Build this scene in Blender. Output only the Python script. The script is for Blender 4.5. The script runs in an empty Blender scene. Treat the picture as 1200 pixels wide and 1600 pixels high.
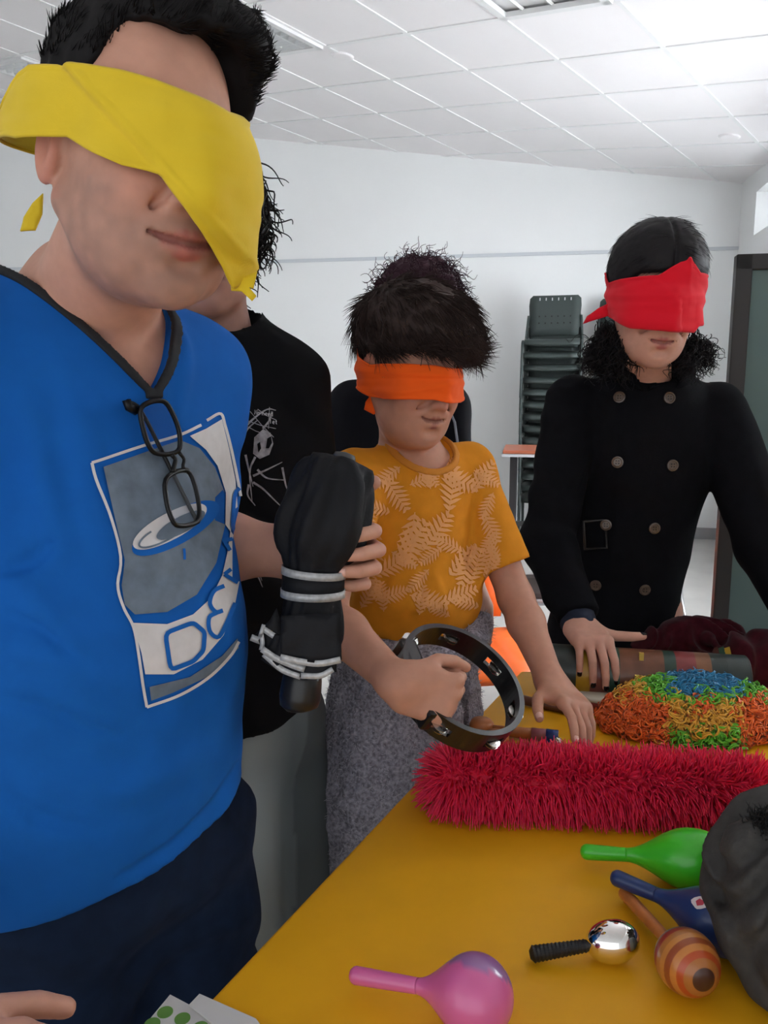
import bpy, bmesh, math, random
import numpy as np
from mathutils import Vector, Matrix, geometry
random.seed(7)
RNG = np.random.default_rng(11)
scene = bpy.context.scene
COL = scene.collection

# ------------------------------------------------------------------ camera
FPX = 1250.0
PITCH = math.radians(9.0)
CAM = np.array([0.0, 0.0, 1.35])
cam_data = bpy.data.cameras.new('camera')
cam_data.sensor_fit = 'AUTO'
cam_data.sensor_width = 36.0
cam_data.lens = FPX / 1600.0 * 36.0
cam_data.clip_start = 0.02
cam = bpy.data.objects.new('camera', cam_data)
COL.objects.link(cam)
cam.location = CAM
cam.rotation_euler = (math.pi / 2 - PITCH, 0, 0)
scene.camera = cam

# ------------------------------------------------------------------ light
scene.view_settings.view_transform = 'Standard'
scene.view_settings.look = 'None'
scene.view_settings.gamma = 1.0
scene.view_settings.use_curve_mapping = False
scene.view_settings.exposure = 0.55
world = bpy.data.worlds.new('world')
scene.world = world
world.use_nodes = True
world.node_tree.nodes['Background'].inputs['Color'].default_value = (0.93, 0.96, 1.0, 1)
world.node_tree.nodes['Background'].inputs['Strength'].default_value = 1.0

YAW = math.radians(10.4)
WX = np.array([math.cos(YAW), -math.sin(YAW), 0.0])      # along the far wall, to the right
WY = np.array([math.sin(YAW), math.cos(YAW), 0.0])       # into the room
WZ = np.array([0.0, 0.0, 1.0])
WALL_D = 7.4                                             # far wall
RIGHT_D = 3.55                                           # right wall (set again from the corner pixel)


def area_light(name, loc, direction, sx, sy, power, color):
    d = bpy.data.lights.new(name, 'AREA')
    d.shape = 'RECTANGLE'
    d.size = sx
    d.size_y = sy
    d.energy = power
    d.color = color
    o = bpy.data.objects.new(name, d)
    COL.objects.link(o)
    o.location = loc
    o.rotation_euler = Vector(direction).to_track_quat('-Z', 'Y').to_euler()
    return o


# ------------------------------------------------------------------ pixel rays
CR = np.array([1.0, 0, 0])
CF = np.array([0, math.cos(PITCH), -math.sin(PITCH)])
CU = np.array([0, math.sin(PITCH), math.cos(PITCH)])


def ray(x, y):
    x = np.asarray(x, float)[..., None]
    y = np.asarray(y, float)[..., None]
    return (x - 600) / FPX * CR + CF - (y - 800) / FPX * CU


def P(x, y, z):
    """point seen at pixel (x, y), z metres in front of the camera"""
    return CAM + ray(x, y) * z


def on_plane(x, y, n, d):
    r = ray(x, y)
    return CAM + r * ((d - n @ CAM) / (r @ n))[..., None]


def on_z(x, y, h):
    return on_plane(x, y, WZ, h)


def proj(X):
    d = np.asarray(X) - CAM
    z = d @ CF
    return np.stack([600 + FPX * (d @ CR) / z, 800 - FPX * (d @ CU) / z, z], -1)


def unit(v):
    v = np.asarray(v, float)
    return v / np.linalg.norm(v, axis=-1, keepdims=True)


# ------------------------------------------------------------------ materials
MATS = {}


def mat(name, color, rough=0.6, metal=0.0, attr=None, bump=None, noise=None, spec=0.5, sss=0.0,
        sheen=0.0, trans=0.0, alpha=1.0, coat=0.0, ior=None):
    """principled material; attr: colour attribute to use; noise: (scale, amount) colour mottling;
    bump: (scale, strength, distance)"""
    if name in MATS:
        return MATS[name]
    m = bpy.data.materials.new(name)
    m.use_nodes = True
    nt = m.node_tree
    b = nt.nodes['Principled BSDF']
    b.inputs['Base Color'].default_value = (*color, 1)
    b.inputs['Roughness'].default_value = rough
    b.inputs['Metallic'].default_value = metal
    b.inputs['Specular IOR Level'].default_value = spec
    b.inputs['Alpha'].default_value = alpha
    if sss:
        b.inputs['Subsurface Weight'].default_value = sss
        b.inputs['Subsurface Radius'].default_value = (1.0, 0.35, 0.2)
        b.inputs['Subsurface Scale'].default_value = 0.006
    if sheen:
        b.inputs['Sheen Weight'].default_value = sheen
        b.inputs['Sheen Roughness'].default_value = 0.5
    if trans:
        b.inputs['Transmission Weight'].default_value = trans
    if coat:
        b.inputs['Coat Weight'].default_value = coat
        b.inputs['Coat Roughness'].default_value = 0.1
    if ior:
        b.inputs['IOR'].default_value = ior
    src = None
    if attr:
        a = nt.nodes.new('ShaderNodeAttribute')
        a.attribute_name = attr
        src = a.outputs['Color']
    if noise or bump:
        tc = nt.nodes.new('ShaderNodeTexCoord')
    if noise:
        n = nt.nodes.new('ShaderNodeTexNoise')
        n.inputs['Scale'].default_value = noise[0]
        n.inputs['Detail'].default_value = 4
        nt.links.new(tc.outputs['Object'], n.inputs['Vector'])
        mr = nt.nodes.new('ShaderNodeMapRange')
        mr.inputs['From Min'].default_value = 0.3
        mr.inputs['From Max'].default_value = 0.7
        mr.inputs['To Min'].default_value = 1 - noise[1]
        mr.inputs['To Max'].default_value = 1 + noise[1]
        nt.links.new(n.outputs['Fac'], mr.inputs['Value'])
        mx = nt.nodes.new('ShaderNodeVectorMath')
        mx.operation = 'SCALE'
        if src is None:
            mx.inputs[0].default_value = color
        else:
            nt.links.new(src, mx.inputs[0])
        nt.links.new(mr.outputs['Result'], mx.inputs['Scale'])
        src = mx.outputs['Vector']
    if src is not None:
        nt.links.new(src, b.inputs['Base Color'])
    if bump:
        n = nt.nodes.new('ShaderNodeTexNoise')
        n.inputs['Scale'].default_value = bump[0]
        n.inputs['Detail'].default_value = 3
        nt.links.new(tc.outputs['Object'], n.inputs['Vector'])
        bp = nt.nodes.new('ShaderNodeBump')
        bp.inputs['Strength'].default_value = bump[1]
        bp.inputs['Distance'].default_value = bump[2]
        nt.links.new(n.outputs['Fac'], bp.inputs['Height'])
        nt.links.new(bp.outputs['Normal'], b.inputs['Normal'])
    MATS[name] = m
    return m


# ------------------------------------------------------------------ objects
def thing(name, label, cat, loc=(0, 0, 0), group=None):
    o = bpy.data.objects.new(name, None)
    COL.objects.link(o)
    o.location = loc
    o.empty_display_size = 0.05
    tag(o, label, cat, group)
    return o


def tag(o, label, cat, group=None):
    o['label'] = label
    o['category'] = cat
    if group:
        o['group'] = group
    return o


ORIGIN = {}


def base_of(o):
    """world position of an object's origin (things and parts here carry no rotation)"""
    v = np.zeros(3)
    while o is not None:
        v = v + np.array(o.location)
        o = o.parent
    return v


def mobj(name, V, F, m, parent=None, smooth=True, col=None, kind=None, origin=None, label=None):
    """mesh object from world-space vertices"""
    V = np.asarray(V, float)
    if parent is not None:
        org = base_of(parent)
    else:
        org = np.zeros(3) if origin is None else np.asarray(origin, float)
    me = bpy.data.meshes.new(name)
    W = V - org
    if isinstance(F, np.ndarray) and F.ndim == 2:
        k = F.shape[1]
        me.vertices.add(len(W))
        me.vertices.foreach_set('co', W.astype(np.float32).ravel())
        me.loops.add(F.size)
        me.loops.foreach_set('vertex_index', F.astype(np.int32).ravel())
        me.polygons.add(len(F))
        me.polygons.foreach_set('loop_start', np.arange(0, F.size, k, dtype=np.int32))
        me.update(calc_edges=True)
    else:
        me.from_pydata(W.tolist(), [], [list(map(int, f)) for f in F])
        me.update()
    me.validate()
    if smooth:
        me.polygons.foreach_set('use_smooth', np.ones(len(me.polygons), bool))
    if col is not None:
        c = np.ones((len(W), 4), np.float32)
        c[:, :3] = col
        a = me.attributes.new('Col', 'FLOAT_COLOR', 'POINT')
        a.data.foreach_set('color', c.ravel())
    me.materials.append(m)
    o = bpy.data.objects.new(name, me)
    COL.objects.link(o)
    if parent is not None:
        o.parent = parent
    else:
        o.location = org
    if kind:
        o['kind'] = kind
    if label:
        o['label'] = label
    return o


class MB:
    """collects simple shapes (world space) for one mesh"""

    def __init__(s):
        s.v = []
        s.f = []
        s.n = 0

    def add(s, V, F):
        V = np.asarray(V, float)
        s.v.append(V)
        s.f += [tuple(int(i) + s.n for i in f) for f in F]
        s.n += len(V)
        return s

    def box(s, c, half, A=np.eye(3), bev=0.0):
        c = np.asarray(c, float)
        h = np.asarray(half, float)
        if bev <= 0:
            V = [(x, y, z) for x in (-1, 1) for y in (-1, 1) for z in (-1, 1)]
            F = [(0, 1, 3, 2), (4, 6, 7, 5), (0, 4, 5, 1), (2, 3, 7, 6), (0, 2, 6, 4), (1, 5, 7, 3)]
            return s.add(c + (np.array(V) * h) @ np.asarray(A).T, F)
        bm = bmesh.new()
        bmesh.ops.create_cube(bm, size=1)
        for v in bm.verts:
            v.co = Vector((v.co.x * 2 * h[0], v.co.y * 2 * h[1], v.co.z * 2 * h[2]))
        bmesh.ops.bevel(bm, geom=bm.edges[:], offset=bev, segments=2, affect='EDGES', profile=0.5)
        bm.verts.index_update()
        V = np.array([v.co[:] for v in bm.verts])
        F = [[v.index for v in f.verts] for f in bm.faces]
        bm.free()
        return s.add(c + V @ np.asarray(A).T, F)

    def tube(s, pts, r, n=10, caps=True, flat=1.0, up=None):
        pts = np.asarray(pts, float)
        r = np.broadcast_to(np.asarray(r, float), (len(pts),))
        T = np.gradient(pts, axis=0)
        T = unit(T)
        u = np.asarray(up, float) if up is not None else (np.array([0, 0, 1.0]) if abs(T[0][2]) < 0.9 else np.array([1.0, 0, 0]))
        a = u - T[0] * (u @ T[0])
        a = a / np.linalg.norm(a)
        rings = []
        for i in range(len(pts)):
            a = a - T[i] * (a @ T[i])
            a = a / np.linalg.norm(a)
            b = np.cross(T[i], a)
            t = np.arange(n) * 2 * math.pi / n
            rings.append(pts[i] + r[i] * (np.cos(t)[:, None] * a * flat + np.sin(t)[:, None] * b))
        V = np.concatenate(rings)
        F = []
        for i in range(len(pts) - 1):
            for j in range(n):
                k = (j + 1) % n
                F.append((i * n + j, i * n + k, (i + 1) * n + k, (i + 1) * n + j))
        if caps:
            F.append(tuple(range(n))[::-1])
            F.append(tuple((len(pts) - 1) * n + j for j in range(n)))
        return s.add(V, F)

    def lathe(s, prof, o, axis, n=32, up=None):
        """prof: list of (distance along axis, radius)"""
        axis = unit(axis)
        o = np.asarray(o, float)
        pts = np.array([o + axis * p[0] for p in prof])
        u = np.array([0, 0, 1.0]) if abs(axis[2]) < 0.9 else np.array([1.0, 0, 0])
        a = unit(u - axis * (u @ axis))
        b = np.cross(axis, a)
        t = np.arange(n) * 2 * math.pi / n
        rings = [pts[i] + max(prof[i][1], 1e-5) * (np.cos(t)[:, None] * a + np.sin(t)[:, None] * b) for i in range(len(prof))]
        V = np.concatenate(rings)
        F = []
        for i in range(len(prof) - 1):
            for j in range(n):
                k = (j + 1) % n
                F.append((i * n + j, i * n + k, (i + 1) * n + k, (i + 1) * n + j))
        F.append(tuple(range(n))[::-1])
        F.append(tuple((len(prof) - 1) * n + j for j in range(n)))
        return s.add(V, F)

    def poly(s, pts):
        return s.add(pts, [tuple(range(len(pts)))])

    def prism(s, pts, ext):
        pts = np.asarray(pts, float)
        n = len(pts)
        V = np.concatenate([pts, pts + np.asarray(ext, float)])
        F = [tuple(range(n))[::-1], tuple(range(n, 2 * n))]
        F += [(i, (i + 1) % n, n + (i + 1) % n, n + i) for i in range(n)]
        return s.add(V, F)

    def build(s, name, m, parent=None, smooth=False, **k):
        o = mobj(name, np.concatenate(s.v), s.f, m, parent, smooth=smooth, **k)
        bm = bmesh.new()
        bm.from_mesh(o.data)
        bmesh.ops.recalc_face_normals(bm, faces=bm.faces[:])
        bm.to_mesh(o.data)
        bm.free()
        return o


def curve_pts(pts, n=40):
    """Catmull-Rom through pts"""
    pts = np.asarray(pts, float)
    p = np.concatenate([2 * pts[:1] - pts[1:2], pts, 2 * pts[-1:] - pts[-2:-1]])
    out = []
    m = len(pts) - 1
    for t in np.linspace(0, m - 1e-9, n):
        i = int(t)
        u = t - i
        a, b, c, d = p[i], p[i + 1], p[i + 2], p[i + 3]
        out.append(0.5 * (2 * b + (c - a) * u + (2 * a - 5 * b + 4 * c - d) * u * u + (3 * b - a - 3 * c + d) * u ** 3))
    return np.array(out)


# ------------------------------------------------------------------ signed-distance sculpting
def sm(a, b, k):
    h = np.maximum(k - np.abs(a - b), 0) / k
    return np.minimum(a, b) - h * h * k * 0.25


def smax(a, b, k):
    return -sm(-a, -b, k)


def cap(a, b, ra, rb=None):
    a = np.asarray(a, np.float32)
    b = np.asarray(b, np.float32)
    rb = ra if rb is None else rb
    ab = b - a
    L = float(ab @ ab) + 1e-12

    def f(p):
        t = np.clip(((p - a) @ ab) / L, 0, 1)
        q = p - a - t[:, None] * ab
        return np.sqrt((q * q).sum(1)) - (ra + (rb - ra) * t)
    return f


def ell(c, r, A=None):
    c = np.asarray(c, np.float32)
    r = np.asarray(r, np.float32)
    A = None if A is None else np.asarray(A, np.float32)

    def f(p):
        q = p - c
        if A is not None:
            q = q @ A
        q = q / r
        k0 = np.sqrt((q * q).sum(1))
        q = q / r
        k1 = np.sqrt((q * q).sum(1)) + 1e-9
        return k0 * (k0 - 1) / k1
    return f


def rbox(c, h, r, A=None):
    c = np.asarray(c, np.float32)
    h = np.asarray(h, np.float32) - r
    A = None if A is None else np.asarray(A, np.float32)

    def f(p):
        q = p - c
        if A is not None:
            q = q @ A
        q = np.abs(q) - h
        return np.sqrt((np.maximum(q, 0) ** 2).sum(1)) + np.minimum(q.max(1), 0) - r
    return f


def uni(k, *fs):
    def f(p):
        d = fs[0](p)
        for g in fs[1:]:
            d = sm(d, g(p), k) if k > 0 else np.minimum(d, g(p))
        return d
    return f


def local(fn, A, o):
    A = np.asarray(A, np.float32)
    o = np.asarray(o, np.float32)
    return lambda p: fn((p - o) @ A)


def halfspace(pt, n):
    """negative on the side n points away from"""
    pt = np.asarray(pt, np.float32)
    n = np.asarray(unit(n), np.float32)
    return lambda p: (p - pt) @ n


def seg_chain(pts, rad, k=0.0):
    fs = [cap(pts[i], pts[i + 1], rad[i], rad[i + 1]) for i in range(len(pts) - 1)]
    return uni(k, *fs)


def vnoise(p, scale, seed=0):
    """smooth value noise in -1..1"""
    q = np.asarray(p, np.float64) * scale + seed * 17.13
    i = np.floor(q).astype(np.int64)
    u = q - i
    u = u * u * (3 - 2 * u)
    r = 0
    for dx in (0, 1):
        for dy in (0, 1):
            for dz in (0, 1):
                h = (i[:, 0] + dx) * 374761393 + (i[:, 1] + dy) * 668265263 + (i[:, 2] + dz) * 2147483647 + seed * 974711
                h = (h ^ (h >> 13)) * 1274126177
                h = (h ^ (h >> 16)) & 0xFFFF
                w = (u[:, 0] if dx else 1 - u[:, 0]) * (u[:, 1] if dy else 1 - u[:, 1]) * (u[:, 2] if dz else 1 - u[:, 2])
                r = r + w * (h / 32767.5 - 1)
    return r


def sdf_mesh(fn, lo, hi, h):
    """surface nets of fn<0 inside the box; evaluated only in blocks near the surface"""
    lo = np.asarray(lo, float)
    hi = np.asarray(hi, float)
    B = 4
    nb = np.ceil((hi - lo) / (h * B)).astype(int) + 1
    n = nb * B
    bi = np.stack(np.meshgrid(*[np.arange(k) for k in nb], indexing='ij'), -1).reshape(-1, 3)
    cen = lo + (bi * B + (B - 1) / 2) * h
    dc = fn(cen.astype(np.float32))
    act = np.abs(dc) < h * B * 1.75
    G = np.empty(n, np.float32)
    Gb = G.reshape(nb[0], B, nb[1], B, nb[2], B)
    Gb[:] = np.where(dc > 0, 1.0, -1.0).reshape(nb)[:, None, :, None, :, None]
    a = bi[act]
    off = np.stack(np.meshgrid(*[np.arange(B)] * 3, indexing='ij'), -1).reshape(-1, 3)
    idx = (a[:, None, :] * B + off[None]).reshape(-1, 3)
    step = 400000
    for s in range(0, len(idx), step):
        j = idx[s:s + step]
        G[j[:, 0], j[:, 1], j[:, 2]] = fn((lo + j * h).astype(np.float32))
    ins = G < 0
    # active cells
    c = np.zeros(np.array(n) - 1, np.int8)
    for dx in (0, 1):
        for dy in (0, 1):
            for dz in (0, 1):
                c += ins[dx:n[0] - 1 + dx, dy:n[1] - 1 + dy, dz:n[2] - 1 + dz]
    actc = (c > 0) & (c < 8)
    cells = np.argwhere(actc)
    vid = -np.ones(c.shape, np.int64)
    vid[actc] = np.arange(len(cells))
    acc = np.zeros((len(cells), 3))
    cnt = np.zeros(len(cells))
    cor = [(x, y, z) for x in (0, 1) for y in (0, 1) for z in (0, 1)]
    for ia in range(8):
        for ib in range(ia + 1, 8):
            A, Bc = np.array(cor[ia]), np.array(cor[ib])
            if np.abs(A - Bc).sum() != 1:
                continue
            ga = G[tuple((cells + A).T)]
            gb = G[tuple((cells + Bc).T)]
            x = (ga < 0) != (gb < 0)
            t = (ga / np.where(x, ga - gb, 1))[:, None]
            acc += np.where(x[:, None], A + (Bc - A) * t, 0)
            cnt += x
    V = lo + (cells + acc / cnt[:, None]) * h
    F = []
    for ax in range(3):
        u, w = (ax + 1) % 3, (ax + 2) % 3
        sl0 = [slice(1, n[k] - 1) for k in range(3)]
        sl1 = list(sl0)
        sl0[ax] = slice(0, n[ax] - 1)
        sl1[ax] = slice(1, n[ax])
        s0 = ins[tuple(sl0)]
        s1 = ins[tuple(sl1)]
        e = np.argwhere(s0 != s1)
        flip = s0[tuple(e.T)]
        e = e + np.array([0 if k == ax else 1 for k in range(3)])
        du = np.eye(3, dtype=int)[u]
        dw = np.eye(3, dtype=int)[w]
        q = [vid[tuple((e - du - dw).T)], vid[tuple((e - dw).T)], vid[tuple(e.T)], vid[tuple((e - du).T)]]
        q = np.stack(q, -1)
        q[~flip] = q[~flip][:, ::-1]
        F.append(q)
    F = np.concatenate(F)
    F = F[(F >= 0).all(1)]
    return V, F


def sdf_obj(name, fn, lo, hi, h, m, parent=None, col=None, **k):
    V, F = sdf_mesh(fn, lo, hi, h)
    c = col(V) if callable(col) else col
    return mobj(name, V, F, m, parent, col=c, **k)


def merge(parts):
    V = []
    F = []
    n = 0
    for v, f in parts:
        V.append(v)
        F.append(np.asarray(f) + n)
        n += len(v)
    return np.concatenate(V), np.concatenate(F)


def hit(fn, px, py, z0, z1, steps=60):
    """first surface of fn along pixel rays between depths z0 and z1 (nan where missed)"""
    px = np.atleast_1d(np.asarray(px, float))
    py = np.atleast_1d(np.asarray(py, float))
    r = ray(px, py)
    zs = np.linspace(z0, z1, steps)
    zhit = np.full(len(px), np.nan)
    prev = fn((CAM + r * z0).astype(np.float32))
    done = prev < 0
    zhit[done] = z0
    zp = z0
    for z in zs[1:]:
        d = fn((CAM + r * z).astype(np.float32))
        c = (~done) & (d < 0)
        if c.any():
            a = np.full(c.sum(), zp)
            b = np.full(c.sum(), z)
            rr = r[c]
            for _ in range(14):
                mdl = (a + b) / 2
                dd = fn((CAM + rr * mdl[:, None]).astype(np.float32))
                b = np.where(dd < 0, mdl, b)
                a = np.where(dd < 0, a, mdl)
            zhit[c] = (a + b) / 2
            done |= c
        prev, zp = d, z
    return zhit, CAM + r * zhit[:, None]


def sdf_normal(fn, X, e=0.002):
    X = np.asarray(X, np.float32)
    g = []
    for k in range(3):
        d = np.zeros(3, np.float32)
        d[k] = e
        g.append(fn(X + d) - fn(X - d))
    return unit(np.stack(g, -1) + 1e-12)


def with_folds(fn, folds, z0, z1):
    """folds: (pixel polyline, height, width): soft ridges (or creases, negative) laid on the surface"""
    data = []
    for pts, amp, w in folds:
        q = curve_pts(np.array(pts, float), max(6, len(pts) * 5))
        _, X = hit(fn, q[:, 0], q[:, 1], z0, z1)
        X = X[~np.isnan(X[:, 0])]
        if len(X) > 1:
            tt = np.linspace(0, 1, len(X))
            data.append((X.astype(np.float32), amp, w, np.sin(np.pi * np.clip(tt, 0.04, 0.96)) ** 0.6))

    def f(p):
        d = fn(p)
        near = np.abs(d) < 0.04
        if near.any():
            q = p[near]
            dd = np.zeros(len(q), np.float32)
            for X, amp, w, env in data:
                box = ((q > X.min(0) - 3 * w) & (q < X.max(0) + 3 * w)).all(1)
                if not box.any():
                    continue
                qq = q[box]
                best = np.full(len(qq), 9.0, np.float32)
                ev = np.zeros(len(qq), np.float32)
                for i in range(len(X) - 1):
                    ab = X[i + 1] - X[i]
                    t = np.clip(((qq - X[i]) @ ab) / (ab @ ab + 1e-12), 0, 1)
                    e = qq - X[i] - t[:, None] * ab
                    e = (e * e).sum(1)
                    b = e < best
                    best = np.where(b, e, best)
                    ev = np.where(b, env[i] + (env[i + 1] - env[i]) * t, ev)
                dd[box] += amp * ev * np.exp(-best / (w * w))
            d = d.copy()
            d[near] -= dd
        return d
    return f


# ------------------------------------------------------------------ flat print on cloth
def densify(pts, step):
    out = []
    n = len(pts)
    for i in range(n):
        a = np.array(pts[i], float)
        b = np.array(pts[(i + 1) % n], float)
        k = max(1, int(np.ceil(np.linalg.norm(b - a) / step)))
        out += [a + (b - a) * t / k for t in range(k)]
    return out


def tri_fill(poly, step):
    """triangles inside a pixel polygon, with inner points so that it can follow a curved surface"""
    b = densify(poly, step)
    x = np.array(b)
    nb = len(b)
    lo, hi = x.min(0), x.max(0)
    inner = []
    for gx in np.arange(lo[0] + step / 2, hi[0], step):
        for gy in np.arange(lo[1] + step / 2, hi[1], step):
            q = np.array([gx, gy])
            if np.min(((x - q) ** 2).sum(1)) < (0.45 * step) ** 2:
                continue
            ins = False
            for i in range(nb):
                p1, p2 = x[i], x[(i + 1) % nb]
                if (p1[1] > gy) != (p2[1] > gy) and gx < (p2[0] - p1[0]) * (gy - p1[1]) / (p2[1] - p1[1]) + p1[0]:
                    ins = not ins
            if ins:
                inner.append(q)
    allp = [Vector((float(q[0]), float(q[1]))) for q in b + inner]
    edges = [(i, (i + 1) % nb) for i in range(nb)]
    v, _, fcs, _, _, _ = geometry.delaunay_2d_cdt(allp, edges, [], 1, 1e-4)
    return np.array([[q[0], q[1]] for q in v]), [tuple(t) for t in fcs]


def stroke(pts, w, closed=False):
    """pixel polyline -> quads of width w"""
    pts = np.asarray(pts, float)
    if closed:
        pts = np.concatenate([pts, pts[:1]])
    T = np.gradient(pts, axis=0)
    if closed:
        T[0] = T[-1] = (pts[1] - pts[0]) + (pts[-1] - pts[-2])
    T = unit(T + 1e-9)
    N = np.stack([-T[:, 1], T[:, 0]], -1)
    ww = np.broadcast_to(np.asarray(w, float), (len(pts),))[:, None] / 2
    V = np.concatenate([pts + N * ww, pts - N * ww])
    n = len(pts)
    F = [(i, i + 1, n + i + 1, n + i) for i in range(n - 1)]
    return V, F


def rounded(poly, n=3, frac=0.25):
    out = []
    m = len(poly)
    for i in range(m):
        a, b, c = [np.array(poly[(i + k) % m], float) for k in (-1, 0, 1)]
        p0 = b + (a - b) * frac
        p1 = b + (c - b) * frac
        for t in np.linspace(0, 1, n):
            out.append((1 - t) ** 2 * p0 + 2 * t * (1 - t) * b + t * t * p1)
    return out


def decal(name, shapes, fn, z0, z1, lift, m, parent, steps=60, **k):
    """shapes: list of (pixel vertices, faces); laid on the surface of fn"""
    n = 0
    FF = []
    for V, F in shapes:
        FF += [tuple(i + n for i in f) for f in F]
        n += len(V)
    V = np.concatenate([np.asarray(q[0], float) for q in shapes])
    z, X = hit(fn, V[:, 0], V[:, 1], z0, z1, steps)
    ok = ~np.isnan(z)
    X = np.nan_to_num(X)
    X = X + sdf_normal(fn, X) * lift
    FF = [f for f in FF if all(ok[list(f)]) and (max(z[list(f)]) - min(z[list(f)])) < 0.03]
    used = sorted({i for f in FF for i in f})
    re_ = {i: k for k, i in enumerate(used)}
    return mobj(name, X[used], [tuple(re_[i] for i in f) for f in FF], m, parent, smooth=True, **k)


# ------------------------------------------------------------------ strands (hair, fringe, spikes)
def strands(P0, D0, length, r0, seg=4, bend=None, curl=0.0, turns=1.5, rng=RNG, sides=3, tip=0.15, jit=0.0):
    """tapered tubes starting at P0 along D0; bend: (N,3) vector added progressively"""
    N = len(P0)
    length = np.broadcast_to(np.asarray(length, float), (N,))
    r0 = np.broadcast_to(np.asarray(r0, float), (N,))
    t = np.linspace(0, 1, seg + 1)
    D0 = unit(D0)
    h = np.where(np.abs(D0[:, 2:3]) < 0.9, np.array([[0, 0, 1.0]]), np.array([[1.0, 0, 0]]))
    e1 = unit(np.cross(D0, h))
    e2 = np.cross(D0, e1)
    pos = P0[:, None] + D0[:, None] * (t[None, :, None] * length[:, None, None])
    if bend is not None:
        pos = pos + np.asarray(bend)[:, None] * ((t ** 2)[None, :, None] * length[:, None, None])
    if curl is not None and np.any(np.asarray(curl) > 0):
        c = np.broadcast_to(np.asarray(curl, float), (N,))[:, None, None]
        ph = rng.uniform(0, 6.28, N)[:, None]
        w = ph + t[None] * turns * 2 * math.pi
        env = np.minimum(1, t * 3)[None, :, None]
        pos = pos + c * env * (np.cos(w)[..., None] * e1[:, None] + np.sin(w)[..., None] * e2[:, None])
    if jit:
        pos = pos + rng.normal(size=pos.shape) * jit * t[None, :, None]
    rad = r0[:, None] * (1 - (1 - tip) * t[None] ** 1.5)
    T = unit(np.gradient(pos, axis=1) + 1e-12)
    a = unit(np.cross(T, e2[:, None] + 0.01))
    b = np.cross(T, a)
    ang = np.arange(sides) * 2 * math.pi / sides
    V = pos[:, :, None] + rad[:, :, None, None] * (np.cos(ang)[None, None, :, None] * a[:, :, None] + np.sin(ang)[None, None, :, None] * b[:, :, None])
    V = V.reshape(-1, 3)
    base = (np.arange(N) * (seg + 1) * sides)[:, None, None]
    i = np.arange(seg)[None, :, None] * sides
    j = np.arange(sides)[None, None]
    k = (j + 1) % sides
    F = np.stack([base + i + j, base + i + k, base + i + sides + k, base + i + sides + j], -1).reshape(-1, 4)
    return V, F


def sample_mesh(V, F, n, rng=RNG, keep=None):
    F = np.asarray(F)
    A, B, Cc = V[F[:, 0]], V[F[:, 1]], V[F[:, 2]]
    nr = np.cross(B - A, Cc - A)
    ar = np.linalg.norm(nr, axis=1) + 1e-15
    if keep is not None:
        ar = ar * keep((A + Cc) / 2)
    f = rng.choice(len(F), n, p=ar / ar.sum())
    u, w = rng.random(n), rng.random(n)
    Pp = (1 - u)[:, None] * ((1 - w)[:, None] * V[F[f, 0]] + w[:, None] * V[F[f, 1]]) + u[:, None] * ((1 - w)[:, None] * V[F[f, 3]] + w[:, None] * V[F[f, 2]])
    return Pp, unit(nr[f])


def rotm(a, p=0, r=0):
    a, p, r = math.radians(a), math.radians(p), math.radians(r)
    Rz = np.array([[math.cos(a), -math.sin(a), 0], [math.sin(a), math.cos(a), 0], [0, 0, 1]])
    Rx = np.array([[1, 0, 0], [0, math.cos(p), -math.sin(p)], [0, math.sin(p), math.cos(p)]])
    Ry = np.array([[math.cos(r), 0, math.sin(r)], [0, 1, 0], [-math.sin(r), 0, math.cos(r)]])
    return Rz @ Rx @ Ry

# ================================================================== the room
def W(x, y, z):
    return WX * x + WY * y + WZ * z


corner = on_plane(1160.0, 287.0, WY, WALL_D)
RIGHT_D = float(corner @ WX)
LEFT_D = -7.0
REAR_D = -2.6
# ceiling plane: its two grid directions come from the vanishing points of the grid
gl = unit(ray(1610.0, 655.0))
gh0 = unit(-ray(-1123.0, 302.0))
gn = unit(np.cross(gl, gh0))
gn = gn * np.sign(gn[2])
gh = unit(gh0 - gl * (gh0 @ gl))
gd = float(gn @ corner)


def ceil_z(x, y):
    q = W(x, y, 0)
    return float((gd - gn[0] * q[0] - gn[1] * q[1]) / gn[2])


M_wall = mat('white_wall_paint', (0.88, 0.89, 0.885), 0.7, noise=(1.5, 0.015), bump=(180, 0.05, 0.002))
M_tile = mat('ceiling_tile_board', (0.90, 0.875, 0.88), 0.85, bump=(260, 0.25, 0.002), noise=(3, 0.015))
M_bar = mat('white_ceiling_bar', (0.86, 0.86, 0.86), 0.6)
M_floor = mat('pale_floor', (0.62, 0.60, 0.57), 0.35, noise=(5, 0.06))
M_whitemetal = mat('white_metal', (0.8, 0.8, 0.8), 0.4)
M_alu = mat('aluminium', (0.75, 0.76, 0.77), 0.3, metal=0.9)


def struct(o, label=None):
    o['kind'] = 'structure'
    return o


T = 0.15
# far wall, top following the ceiling
pts = [W(LEFT_D - T, WALL_D, 0), W(RIGHT_D + T, WALL_D, 0), W(RIGHT_D + T, WALL_D, ceil_z(RIGHT_D + T, WALL_D) + 0.1),
       W(LEFT_D - T, WALL_D, ceil_z(LEFT_D - T, WALL_D) + 0.1)]
struct(MB().prism(pts, WY * T).build('wall_back', M_wall))
pts = [W(LEFT_D, REAR_D, 0), W(LEFT_D, WALL_D, 0), W(LEFT_D, WALL_D, ceil_z(LEFT_D, WALL_D) + 0.1),
       W(LEFT_D, REAR_D, ceil_z(LEFT_D, REAR_D) + 0.1)]
struct(MB().prism(pts, -WX * T).build('wall_left', M_wall))

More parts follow.
